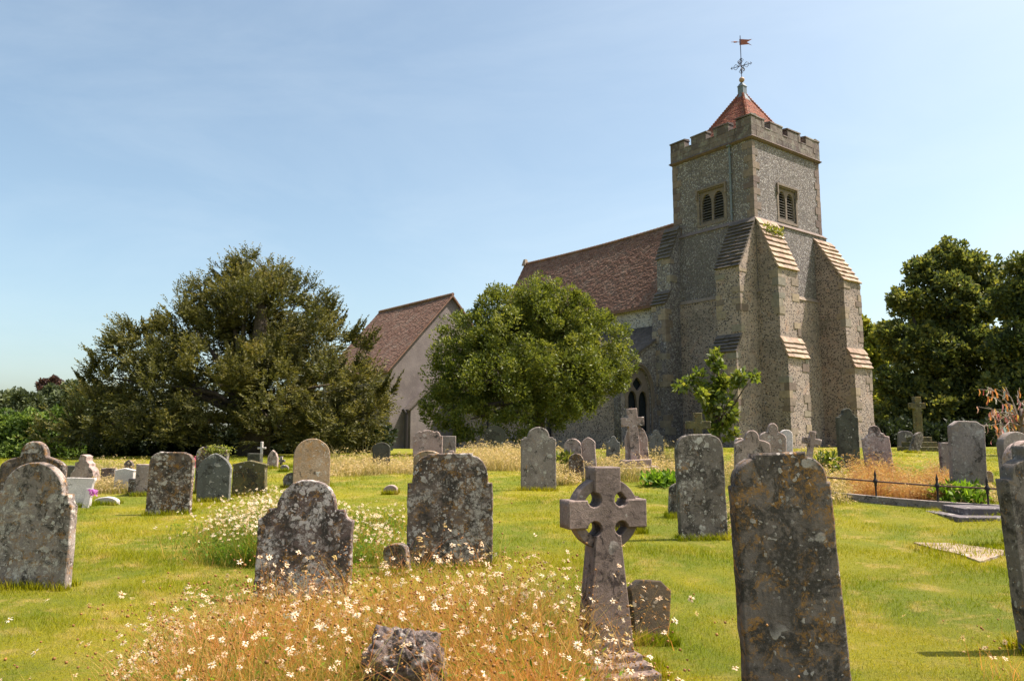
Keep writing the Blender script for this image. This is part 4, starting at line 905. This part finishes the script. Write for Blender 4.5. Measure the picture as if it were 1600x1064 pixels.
# long shoots that break the outline
big = [(545,505,28.6,50,.5), (560,520,28.6,40,.6), (205,500,30.2,45,-.4), (300,470,30,40,-.2), (330,445,31,35,-.2), (500,470,30.8,40,.5), (515,480,30.8,38,.7), (165,545,30.4,40,-.7), (265,500,30,36,-.1), (600,590,28.6,40,.4), (480,460,31,32,.3), (150,575,30.4,36,-.8), (347,412,31.4,24,-.6), (380,395,31.4,20,-.1), (438,408,31.4,22,.5), (455,440,31,30,.9), (320,470,30.6,36,-.7), (235,495,30.3,36,-.3), (185,520,30.4,36,-.6), (430,520,28.2,46,.2), (370,540,28.4,50,-.2), (480,560,28.6,46,.3), (290,560,29,46,-.3), (520,560,28.6,40,.5), (230,570,29.4,40,-.4), (120,640,29.8,30,-.7)]
for (px, py, Y_, ln, sl) in big:
    for q_ in range(7):
        c = np.array(at(px + rr.uniform(-14, 14), py + 30 + rr.uniform(-6, 10), Y_)) - b_; Ln = ln/FPX*Y_*rr.uniform(.7, 1.2); d0 = unit(np.array([sl + rr.uniform(-.25, .25), rr.uniform(-.3, .3), 1.]))
        m = 90; u = rng.uniform(0, 1, m); q = c + d0*(u*Ln)[:, None]; d = unit(d0*.7 + rng.normal(size=(m, 3))*.6)
        ch.append(leaves(q, d, .24*(1.1-u), .055, np.clip(rng.normal(.4, .15, m), 0, 1)))
np_mesh('crown', ch, M['yew'], yt)

# round evergreen before the aisle
ol = [(832,468,38,27.7), (772,488,42,28), (882,488,42,28), (722,528,46,27.8), (830,530,72,27.3), (935,528,42,27.8), (957,568,36,27.6), (700,588,42,27.2), (778,598,66,26.6), (880,600,66,26.6), (938,600,34,27.2),
      (680,640,32,27), (728,655,34,26.6), (800,648,42,26.4), (870,636,40,26.6), (812,572,42,26.2), (908,616,30,26.8), (750,545,38,26.8), (900,545,36,26.8), (665,622,20,27), (760,620,40,28.6), (880,600,50,28.8), (720,684,18,26.7), (815,520,60,28.3), (770,560,60,28.3), (860,555,60,28.3), (720,600,45,28.2), (900,590,50,28.2), (845,490,40,27.6), (797,478,34,27.6), (752,510,38,27.6), (862,468,34,27.6), (905,505,38,27.6), (700,560,36,27.4)]
L_ = [lobe(q[0]+7, q[1]-(6 if q[1] > 590 and q[0] > 800 else 0), *q[2:]) for q in ol]; ob_ = gpt(838, 27.6)
broad_tree('evergreen_tree', 'dense rounded glossy evergreen in front of the church aisle', 'tree', ob_, L_, 150000, .115, .05, 'oak', .3, .35, sub=44, subr=.26, tmid=.53, zmin=.45, nl=14, shell=.80, jag=(.85, 1.1))
# young tree by the tower
sl_ = [(1115,572,15,19), (1092,596,18,19), (1130,606,24,19), (1160,592,13,18.9), (1178,588,8,18.9), (1064,601,10,18.9), (1120,638,24,19), (1142,650,14,19), (1108,668,18,19), (1098,622,18,18.8), (1118,556,9,19), (1136,676,14,19)]
broad_tree('young_tree', 'slim young leafy tree in the yard in front of the tower', 'tree', gpt(1122, 19), [lobe(*q) for q in sl_], 1700, .16, .095, 'young', .05, .0, sub=6, subr=.45, tmid=.42, trunk_h=1.2, nl=7, shell=.6)
# trees at the right
ll = [(1485,408,36,48), (1440,425,28,48), (1528,425,34,48), (1418,468,34,47.5), (1480,470,52,47), (1548,470,38,47.5), (1402,535,36,47), (1455,550,55,46.5), (1525,548,52,46.5), (1392,600,34,46.5), (1448,632,55,46), (1528,640,55,46), (1382,655,30,46), (1425,685,34,45.5), (1500,690,40,45.5), (1568,600,40,47), (1480,520,60,50), (1480,620,70,50)]
broad_tree('lime_tree', 'tall dense broadleaf tree right of the tower with sunlit yellowish top', 'tree', gpt(1480, 47), [lobe(*q) for q in ll], 90000, .27, .18, 'lime', .5, .2, sub=60, subr=.27, tmid=.42, nl=14)
rl = [(1598,425,30,43), (1580,470,36,43), (1610,480,50,43), (1585,545,46,42.5), (1620,560,50,42.5), (1580,620,44,42), (1640,620,60,42), (1570,675,36,42), (1625,690,40,42), (1660,500,60,43)]
broad_tree('broadleaf_tree', 'dark tree crossing the right edge of the view behind the ribboned tree', 'tree', gpt(1605, 43), [lobe(*q) for q in rl], 52000, .25, .16, 'lime', .45, .2, sub=50, subr=.28, tmid=.3, nl=8)
bl = [(1345,508,16,62), (1362,528,20,62), (1348,560,26,62), (1372,560,22,62), (1350,610,30,61), (1372,625,26,61), (1352,662,28,61), (1385,520,16,62), (1300,600,40,62)]
broad_tree('yellowish_tree', 'yellowish green tree seen in the gap between tower and lime', 'tree', gpt(1355, 62), [lobe(*q) for q in bl], 24000, .34, .24, 'young', .4, .2, sub=20, subr=.36, tmid=.75, nl=6)
# hedge and woods
def hedge(name, label, px0, px1, ytop, Y, n, Ls, mat, cat='hedge', rp=26, step=None, rows=3, tmid=.4, jit=6):
    lb = []; x = px0; yb2 = 0
    g0 = gpt(px0, Y); pyb = 532 - FPX*((-g0.y*math.sin(PITCH) + (g0.z-EYE)*math.cos(PITCH))/dep(g0))
    while x <= px1:
        for r_ in range(rows): lb.append(lobe(x + rr.uniform(-8, 8), ytop + rp + (pyb - ytop - rp*1.3)*r_/max(1, rows-1) + rr.uniform(-jit, jit), rp*rr.uniform(.85, 1.2), Y + rr.uniform(-.6, .6)))
        x += step or rp*.9
    p, o, tn = cloud(lb, n, 16, .4, .68); k = len(p); c0 = np.array(gpt((px0+px1)/2, Y))
    d = unit(o*.6 + rng.normal(size=(k, 3))*.6 + [0, 0, .15])
    ob = np_mesh(name, [leaves(p-c0, d, Ls*rng.uniform(.7, 1.3, k), Ls*.6*rng.uniform(.7, 1.2, k), np.clip(tmid+tn+rng.normal(0, .17, k), 0, 1))], M[mat]); ob.location = c0
    return tag(ob, label, cat)
hedge('hedge', 'hedge coloured dark as deep shade behind the yew and the left gravestones', 20, 600, 662, 35, 80000, .22, 'dim', rp=20, rows=3, jit=4)  # dark fill for the shade under the yew
hedge('shrub', 'bright green leafy bushes at the left edge beyond the gravestones', -60, 112, 642, 33.5, 24000, .17, 'hedge', 'bushes', rp=24, rows=3, tmid=.5)
hedge('hedge', 'low hedge coloured dark as shade beneath the trees at the right', 1340, 1680, 662, 40, 26000, .24, 'dim', rp=18, rows=3)
far = [(-30, 640, 24, 80), (10, 632, 22, 82), (45, 636, 24, 80), (80, 624, 24, 84), (112, 622, 22, 80), (150, 630, 26, 82)]
for (px, py, rp, Y_), lab in zip(far, ('distant grey-green tree at the far left edge', 'distant tree just right of the far left edge', 'distant rounded tree left of the copper beech', 'distant tree below the copper beech crown', 'distant tree just left of the yew top', 'distant tree mostly hidden behind the yew')):
    lb = [lobe(px, py, rp, Y_), lobe(px-14, py+14, rp*.9, Y_-1), lobe(px+14, py+16, rp*.9, Y_-1), lobe(px, py+34, rp*1.2, Y_-1)]
    broad_tree('distant_tree', lab, 'tree', gpt(px, Y_), lb, 7000, .42, .3, 'far', .35, .2, 'distant trees on the left skyline', sub=18, subr=.4, nl=4)
broad_tree('copper_beech', 'small dark red beech crown above the distant trees at left', 'tree', gpt(75, 88), [lobe(72, 604, 11, 88), lobe(84, 600, 10, 88), lobe(94, 608, 9, 88), lobe(78, 612, 16, 88)], 5200, .4, .28, 'copper', .35, .2, sub=14, subr=.4, nl=3)
broad_tree('distant_tree', 'open airy pale tree top beside the copper beech', 'tree', gpt(118, 86), [lobe(112, 603, 9, 86, .5), lobe(122, 601, 8, 86, .5), lobe(118, 612, 8, 86, .7)], 1500, .4, .26, 'far', .3, .1, 'distant trees on the left skyline', sub=10, subr=.5, nl=3, tmid=.6)

# bare tree hung with ribbons
rb = gpt(1600, 22); rt = thing('bare_tree', 'bare grey tree hung with coloured ribbons at the right edge', 'tree', rb); mb = MB(); tw_ends = []
tips = [(1540,604), (1552,618), (1565,608), (1540,634), (1548,640), (1572,628), (1538,664), (1530,668), (1560,654), (1580,640), (1548,690), (1560,680), (1590,610), (1600,630), (1610,650), (1620,600), (1640,630), (1645,670), (1575,690), (1590,670), (1625,690), (1660,650)]
for (px, py) in tips:
    e_ = at(px, py, 22 + rr.uniform(-.7, .7)) - rb; s_ = Vector((0, 0, rr.uniform(.3, 1.1))); m1 = s_.lerp(e_, .5) + Vector((0, 0, .25)) 
    mb.tube([s_, m1, e_], [.03, .016, .006], 5); tw_ends.append((s_, m1, e_))
    for q in range(4):
        a_ = s_.lerp(m1, .6) if q < 1 else m1.lerp(e_, rr.uniform(.1, .9)); f_ = a_ + (e_-m1).normalized()*.25 + Vector((rr.uniform(-.2, .2), rr.uniform(-.2, .2), rr.uniform(-.15, .12)))
        mb.tube([a_, f_], [.01, .004], 4); tw_ends.append((a_, a_.lerp(f_, .5), f_))
mb.tube([(0, 0, -.3), (0, 0, .6), (.05, 0, 1.3)], [.08, .06, .035], 8); mb.build('trunk', M['bark_pale'], rt, True)
RC = {'orange': (.66, .27, .08), 'pink': (.66, .26, .28), 'yellow': (.70, .50, .10), 'red': (.52, .10, .09), 'pale blue': (.35, .50, .52), 'white': (.65, .58, .52), 'green': (.18, .30, .08), 'salmon': (.70, .38, .28)}
rmesh = {}
for cn, cc in RC.items():
    nn = N('ribbon_' + cn.replace(' ', '_')); nn.col(cc); nn.translucent(cc, .35); rmesh[cn] = []
    for v_ in range(2):
        mb = MB(); x = 0; z = 0; L_r = rr.uniform(.18, .3); pts = [(.012*math.sin(k*1.7+v_), .02*math.sin(k*.9+v_*2), -L_r*k/5) for k in range(6)]
        for a_, b_ in zip(pts, pts[1:]): mb.quad((a_[0]-.02, a_[1], a_[2]), (a_[0]+.02, a_[1]+.01, a_[2]), (b_[0]+.02, b_[1]+.01, b_[2]), (b_[0]-.02, b_[1], b_[2]))
        ob = mb.build('ribbon', nn.m); rmesh[cn].append(ob.data); bpy.data.objects.remove(ob)
names_ = ['orange']*4 + ['pink']*3 + ['salmon']*4 + ['yellow']*2 + ['red']*2 + ['pale blue', 'white', 'white', 'green']
for q in range(285):
    s_, m1, e_ = rr.choice(tw_ends); u = rr.uniform(.15, 1); p = (s_.lerp(m1, u*2) if u < .5 else m1.lerp(e_, u*2-1)) + rb
    cn = rr.choice(names_)
    ob = bpy.data.objects.new('ribbon', rr.choice(rmesh[cn])); C.objects.link(ob); ob.location = p; ob.rotation_euler = (rr.uniform(-.3, .3), rr.uniform(-.3, .3), rr.uniform(0, 3)); s = rr.uniform(.5, 1.05); ob.scale = (s*1.1, s, s)
    tag(ob, '%s ribbon tied to a twig of the bare tree at the right edge' % cn, 'ribbon', '%s ribbons on the bare tree' % cn)

# ------------------------------------------------------------ lawn and wild growth
def scatter(n, x0f, x1f, y0, y1, pw=1.):          # points with x between x0f*y and x1f*y
    y = y0 + (y1-y0)*rng.uniform(0, 1, n)**pw; x = (x0f + (x1f-x0f)*rng.uniform(0, 1, n))*y; return np.stack([x, y, H(x, y)], 1)
ch = []
for (y0, y1, n_, h_, wd) in ((3.6, 6.5, 90000, .042, .0042), (6.5, 9.5, 110000, .045, .0052), (9.5, 14, 110000, .048, .007), (14, 22, 90000, .055, .011), (22, 32, 50000, .06, .017)):
    p = scatter(n_, -.92, .92, y0, y1, .8); cl = .5 + .5*np.sin(p[:, 0]*2.1 + 3*np.sin(p[:, 1]*1.3))*np.sin(p[:, 1]*2.7 + p[:, 0]); hh = h_*rng.uniform(.4, 1.35, n_)*(.5 + 1.1*cl**1.5); lg = rng.uniform(0, 1, n_) < .02; hh = np.where(lg, hh*2.2, hh)
    c_, _, _ = blades(p - [0, 0, .005], hh, wd, rng.uniform(.1, 1.1, n_), np.clip(rng.normal(.5, .2, n_), 0, .99), segs=2 if y0 < 9 else 1); ch += c_
ob = np_mesh('grass', ch, M['grass']); tag(ob, 'short sunlit churchyard lawn grass', 'grass', kind='stuff')
# longer unmown grass hugging the stones
ch = []
for o_ in [o_ for o_ in C.objects if o_.parent is None and (o_.name.startswith(('headstone', 'stone_cross', 'ringed', 'ledger', 'flat_stone', 'low_stone')))]:
    if o_.location.y > 24: continue
    n_ = int(1500 / max(1, o_.location.y/5)); hw = o_.dimensions.x/2 + .03 if o_.type == 'MESH' else .4
    if o_.name.startswith('flat'): hw = .55
    x = o_.location.x + rng.uniform(-hw, hw, n_); y = o_.location.y + (rng.choice([-1, 1], n_)*rng.uniform(.05, .16, n_) if not o_.name.startswith('flat') else rng.uniform(-.42, .35, n_)); p = np.stack([x, y, H(x, y)], 1)
    c_, _, _ = blades(p, rng.uniform(.04, .13, n_), .0035 + .0007*o_.location.y, rng.uniform(.1, .8, n_), np.clip(rng.normal(.5, .2, n_), 0, .99)); ch += c_
ob = np_mesh('grass', ch, M['grass']); tag(ob, 'longer unmown grass round the feet of the gravestones', 'grass', kind='stuff')

RY = q1.y
LY = lambda px: q0.y + (q1.y-q0.y)*(px-1300)/200
def tuftfield(name, label, areas, mat, wd=.008, heads=True, cat='long grass', green=.0):
    ch = []
    for (px0, px1, Y0, Y1, h_, n_) in areas:
        y = rng.uniform(Y0, Y1, n_); px = rng.uniform(px0, px1, n_); x = (px-800)/FPX*y; edge = np.minimum(1, np.minimum(px-px0, px1-px)/((px1-px0)*.15)); p = np.stack([x, y, H(x, y)], 1)
        cl = .65 + .35*np.sin(x*3.3+y)*np.sin(y*2.9-x*1.7); hh = h_*rng.uniform(.45, 1.15, n_)*(.55+.45*edge)*cl
        ti = np.clip(rng.normal(.45, .22, n_) - green*rng.uniform(0, 1, n_), 0, 1)
        c_, tip, ld = blades(p, hh, wd*(.6+.4*Y0/12), rng.uniform(.1, .9, n_), ti, segs=3); ch += c_
        if heads:
            k = rng.uniform(0, 1, n_) < .28; m = k.sum(); base_ = tip[k]
            for q in range(4):
                d = unit(ld[k]*.7 + rng.normal(size=(m, 3))*.35 + [0, 0, -.1 - .15*q]); ch.append(leaves(base_ - [0, 0, .02], d, wd*6, wd*1.6, np.clip(rng.normal(.75, .15, m), 0, 1))); base_ = base_ + ld[k]*wd*2.2 - [0, 0, wd*(q*.7-.5)]
    ob = np_mesh(name, ch, M[mat]); return tag(ob, label, cat, kind='stuff')
tuftfield('long_grass', 'pale dry long grass along the foot of the yew and chapel', [(505, 725, 17.8, 20.5, .42, 5200), (500, 600, 18, 22, .7, 400), (640, 720, 17.5, 19, .3, 1200)], 'dry', .010)
tuftfield('long_grass', 'pinkish dry long grass in front of the aisle under the evergreen', [(712, 820, 18.5, 22, .55, 5200), (715, 880, 22, 24, .6, 2500)], 'dry', .010)
tuftfield('long_grass', 'mixed tall grass around the lichened cross and its neighbours', [(868, 1064, 15.8, 19, .5, 6500), (868, 900, 15.3, 17, .4, 1500), (940, 1064, 18, 21, .75, 1200)], 'dry', .009, green=.5)
tuftfield('long_grass', 'tall green and straw grass between the stones before the tower', [(1128, 1312, 14.5, 19, .6, 6000), (1240, 1320, 12.5, 15, .45, 2200), (1140, 1160, 10, 12, .4, 900)], 'dry', .009, green=.55)
tuftfield('long_grass', 'russet seeding grass filling the plot inside the iron railing', [(1322, 1400, LY(1322)+.15, RY+4, .62, 5000), (1390, 1482, LY(1392)+.1, RY+3, .60, 6000), (1400, 1480, LY(1430)+.2, RY+1.6, .5, 3500)], 'russet', .007)
tuftfield('long_grass', 'yellow dry grass beside the white marble headstone', [(146, 238, 15.2, 17.5, .36, 3200), (140, 235, 17, 21, .5, 1200)], 'dry', .009, green=.2)
tuftfield('long_grass', 'yellow-green grass tufts at the foot of the clipped-corner headstone', [(1462, 1560, RY+.3, RY+2, .35, 1600), (1440, 1490, RY+2, RY+5, .5, 700)], 'dry', .008, green=.5)
def herbs(label, px, Y_, wpx, h_, n_, mat='herb', cat='leafy plant'):
    g_ = np.array(gpt(px, Y_)); w_ = wpx/FPX*Y_/2; p = g_ + np.stack([rng.normal(0, w_*.45, n_), rng.normal(0, w_*.35, n_), np.zeros(n_)], 1); p[:, 2] = H(p[:, 0], p[:, 1]) + rng.uniform(0, h_, n_)
    d = unit(rng.normal(size=(n_, 3)) + [0, 0, .8]); ob = np_mesh('leafy_plant', [leaves(p-g_, d, rng.uniform(.09, .2, n_), rng.uniform(.04, .08, n_), rng.uniform(0, 1, n_))], M[mat]); ob.location = g_; return tag(ob, label, cat)
herbs('bright green broad-leaved plant at the foot of the lichened cross', 1033, 15.3, 55, .2, 420)
herbs('bright green leafy plant behind the railing by the clipped-corner headstone', 1502, RY+.5, 70, .26, 620)
herbs('yellow-green bush against the grey dotted headstone', 884, 17, 36, .5, 420, 'young')
herbs('yellowish bramble bush left of the black-green headstone', 1290, 15.5, 46, .5, 520, 'young')
herbs('yellow leafy growth crowning the brown headstone behind the pointed one', 340, 12.7, 30, .12, 10, 'young')
ob = [o_ for o_ in C.objects if o_.get('label', '').startswith('yellow leafy growth')][0]
g_ = gpt(332, 15.15); zt_ = at(332, 697, 15.15).z; n_ = 520; p = np.stack([g_.x + rng.normal(.04, .13, n_), g_.y + rng.normal(0, .06, n_), zt_ - .03 + rng.normal(0, .03, n_) - np.abs(rng.normal(0, .05, n_))], 1)
old = ob; me_ = np_mesh('climbing_plant', [leaves(p - np.array([g_.x, g_.y, zt_]), unit(rng.normal(size=(n_, 3))), .045, .03, rng.uniform(.5, 1, n_))], M['young']); me_.location = (g_.x, g_.y, zt_)
tag(me_, 'yellow leafy growth crowning the brown headstone behind the pointed one', 'plant'); bpy.data.objects.remove(old)
def posy(label, px, py, Y_, r_, col, n_=90):
    nn = N('blossom_' + str(px)); nn.col(col); nn.translucent(col, .3); c = at(px, py, Y_); p = unit(rng.normal(size=(n_, 3)))*r_*rng.uniform(.5, 1, (n_, 1))
    ob = np_mesh('flower_bunch', [leaves(p, unit(rng.normal(size=(n_, 3))), .05, .04, rng.uniform(0, 1, n_))], nn.m); ob.location = c; tag(ob, label, 'flowers')
posy('bunch of pink flowers behind the dark flat-topped headstone at left', 300, 722, 16.5, .13, (.7, .16, .25)); posy('small mauve flower bunch beside the white marble headstone', 144, 769, 10.9, .05, (.55, .2, .5), 40)

# daisies
def daisy_heads(ch, c, nrm, size, fresh, np_=10):
    """c centres, nrm normals; fresh 0..1 decides how much petal is left"""
    k = len(c); a = unit(np.cross(nrm, rng.normal(size=(k, 3)))); b = np.cross(nrm, a)
    f = fresh > .35; kk = f.sum()
    for j_ in range(np_):
        q = 2*np.pi*(j_ + rng.uniform(-.25, .25, kk))/np_; d = a[f]*np.cos(q)[:, None] + b[f]*np.sin(q)[:, None]; droop = rng.uniform(-.5, .25, kk)[:, None]
        d = unit(d + nrm[f]*droop); keep = rng.uniform(0, 1, kk) < .88
        ch.append(leaves(c[f][keep] + d[keep]*size[f][keep, None]*.15, d[keep], size[f][keep]*.85, size[f][keep]*.34, np.clip((1-fresh[f][keep])*.9 + rng.uniform(-.1, .1, keep.sum()), 0, 1), 1, n=nrm[f][keep]))
    # centre: six-sided dome
    er = size*np.where(f, .27, .38); eh = er*np.where(f, .6, 1.1)
    ang = np.arange(6)*np.pi/3; ring = c[:, None] + (a[:, None]*np.cos(ang)[None, :, None] + b[:, None]*np.sin(ang)[None, :, None])*er[:, None, None]
    low = ring - nrm[:, None]*(er*.5)[:, None, None]; topc = c + nrm*eh[:, None]; botc = c - nrm*(er*.9)[:, None]
    V = np.concatenate([ring, topc[:, None], botc[:, None]], 1).reshape(-1, 3); bs = np.arange(k)*8; F_ = []
    for j_ in range(6): F_.append(np.stack([bs+j_, bs+(j_+1) % 6, bs+6], 1)); F_.append(np.stack([bs+(j_+1) % 6, bs+j_, bs+7], 1))
    ch.append((V, np.concatenate(F_), np.tile(np.clip((1-fresh)*.9+rng.uniform(-.1, .1, k), 0, 1), 12), 2))
def daisy_patch(label, pts, hts, n_leaf, leafh, size, fresh_fn, lean=.5, stem_w=.0035, twig=1., leafmat='stem', leafy=None, hp=1., st=.62, ft=.33):
    ch = []; n_ = len(pts)
    pat = .38*np.sin(pts[:, 0]*4.1 + 2*np.sin(pts[:, 1]*3.3))*np.cos(pts[:, 1]*4.7 + 1.5*pts[:, 0]); c_, tip, ld = blades(pts, hts, stem_w, rng.uniform(.1, lean, n_)*twig, np.clip(rng.normal(st, .25, n_) + pat, 0, 1), segs=4, curve=.8); ch += c_
    nrm = unit(ld*.5 + rng.normal(size=(n_, 3))*.35 + [0, -.15, .9]); cf = np.clip(1 + .9*np.sin(pts[:, 0]*9 + 2*np.sin(pts[:, 1]*7))*np.sin(pts[:, 1]*11 + pts[:, 0]*3), .1, 2); kh = rng.uniform(0, 1, n_) < hp*cf; daisy_heads(ch, tip[kh], nrm[kh], (size*rng.uniform(.75, 1.2, n_))[kh], fresh_fn(n_)[kh])
    # side shoots
    m = int(n_*.9); i = rng.integers(0, n_, m); u = rng.uniform(.35, .8, m)[:, None]; q = pts[i]*(1-u) + tip[i]*u
    c_, tip2, ld2 = blades(q, hts[i]*rng.uniform(.2, .45, m), stem_w*.7, rng.uniform(.2, 1.2, m), np.clip(rng.normal(.6, .25, m), 0, 1), segs=3); ch += c_
    kh = rng.uniform(0, 1, m) < hp*.6; daisy_heads(ch, tip2[kh], unit(ld2*.5 + rng.normal(size=(m, 3))*.4 + [0, 0, .7])[kh], (size*rng.uniform(.5, .95, m))[kh], (fresh_fn(m)*.85)[kh])
    # fine undergrowth
    i = rng.integers(0, n_, n_leaf); q = pts[i] + rng.normal(0, .06, (n_leaf, 3))*[1, 1, 0]; q[:, 2] = H(q[:, 0], q[:, 1]); hh = hts[i]*leafh*rng.uniform(.35, 1.1, n_leaf)
    ti = np.clip(rng.normal(ft, .27, n_leaf) + pat[i], 0, 1); c_, tp, ld3 = blades(q, hh, stem_w*1.5, rng.uniform(.1, 1.1, n_leaf), ti, segs=3); ch += c_
    if leafy:
        i = rng.integers(0, n_, leafy); u = rng.uniform(.05, .6, leafy)[:, None]; q = pts[i]*(1-u) + tip[i]*u + rng.normal(0, .03, (leafy, 3)); ch.append(leaves(q, unit(rng.normal(size=(leafy, 3)) + [0, 0, .5]), rng.uniform(.03, .07, leafy), rng.uniform(.008, .018, leafy), rng.uniform(0, 1, leafy), 3))
    ob = np_mesh('wildflowers', ch, [M['stem'], M['petal'], M['eye'], M['herb']]); return tag(ob, label, 'wildflowers', kind='stuff')
def region(n_, prof, Y0, Y1, dens=None):
    """prof: list (px, ytop) of the plants' upper outline; height follows it at the back of the bed"""
    px = rng.uniform(prof[0][0], prof[-1][0], n_); Yv = rng.uniform(Y0, Y1, n_); top_ = np.interp(px, [q[0] for q in prof], [q[1] for q in prof])
    x = (px-800)/FPX*(Yv*.985); h0 = H(x, Yv); b_ = -(top_-532)/FPX; slope = (math.sin(PITCH)+b_*math.cos(PITCH))/(math.cos(PITCH)-b_*math.sin(PITCH))
    hmax = EYE + slope*Yv - h0; return np.stack([x, Yv, h0], 1), hmax
fr = lambda n_: rng.uniform(0, 1, n_)**2.3
prof = [(215, 1030), (270, 975), (330, 940), (400, 905), (440, 895), (500, 915), (550, 895), (600, 858), (680, 845), (750, 848), (820, 872), (870, 912), (905, 970)]
p, hm = region(6000, prof, 3.5, 6.05); k = hm > .10; p, hm = p[k], hm[k]; hts = np.clip(hm, .1, .75)*rng.uniform(.55, 1.15, len(p))*(1 + .25*np.sin(p[:, 0]*6 + 2*np.sin(p[:, 1]*4))*np.sin(p[:, 1]*5.2 + p[:, 0]*2))
away = ~((np.abs(p[:, 0]-gpt(632, 4.15).x) < .24) & (np.abs(p[:, 1]-4.1) < .3)) & ~((np.abs(p[:, 0]-gpt(632, 4.15).x) < .24) & (p[:, 1] < 4.1) & (hts > .25))
p, hts = p[away], hts[away]
daisy_patch('tangle of dried and flowering ox-eye daisies in the foreground', p, hts, 26000, .78, .021, fr, 1.3, .0044, leafy=16000, hp=.36, st=.74, ft=.48)
# loose stems that rise above the tangle and lean over the stones
prof = [(250, 960), (420, 880), (560, 900), (640, 850), (830, 850), (900, 900), (985, 960)]
p, hm = region(330, prof, 4.4, 5.9); hts = np.clip(hm, .15, .75)*rng.uniform(.7, 1.05, len(p))
daisy_patch('scattered tall daisy stems rising above the foreground tangle', p, hts, 200, .5, .024, fr, .9, .003)
prof = [(230, 1010), (330, 930), (440, 880), (600, 850), (760, 845), (900, 930), (960, 990)]
p, hm = region(260, prof, 3.9, 5.8); hts = np.clip(hm, .15, .8)*rng.uniform(.8, 1.25, len(p))
daisy_patch('long arching pinkish stems sprawling over the foreground tangle', p, hts, 60, .5, .02, lambda m: rng.uniform(0, .5, m), 2.2, .006, st=.95)
prof = [(880, 1010), (985, 1000), (1010, 1050)]
p, hm = region(90, prof, 4.3, 4.75); hts = np.clip(hm, .08, .5)*rng.uniform(.7, 1.05, len(p))
daisy_patch('few daisies in front of the ringed cross plinth', p, hts, 400, .6, .024, fr, .9, .003)
# second, fresher bed
n_ = 2100; px = np.concatenate([rng.uniform(345, 630, n_//2), rng.normal(440, 60, n_ - n_//2)]); Yv = rng.uniform(8.6, 11.2, n_); x = (px-800)/FPX*Yv; p = np.stack([x, Yv, H(x, Yv)], 1)
hts = (.32 + .24*np.exp(-((px-430)/90)**2))*rng.uniform(.6, 1.15, n_)
daisy_patch('bed of fresh white daisies in green stems behind the blackened headstone', p, hts, 14000, .8, .024, lambda m: rng.uniform(.5, 1., m), .5, .0045, leafy=14000, hp=.55, st=.12, ft=.08)
n_ = 60; px = rng.uniform(1400, 1600, n_); Yv = rng.uniform(4.6, 5.5, n_)
x = np.concatenate([rng.normal(gpt(1575, 5.0).x, .12, 30), rng.normal(gpt(850, 5.6).x, .25, 12)]); y = np.concatenate([rng.uniform(4.5, 5.3, 30), rng.uniform(5.2, 5.9, 12)]); p = np.stack([x, y, H(x, y)], 1)
daisy_patch('sparse dried daisies near the right-edge headstone', p, rng.uniform(.12, .4, 42), 60, .6, .022, lambda m: rng.uniform(0, .5, m), 1.4, .0028)
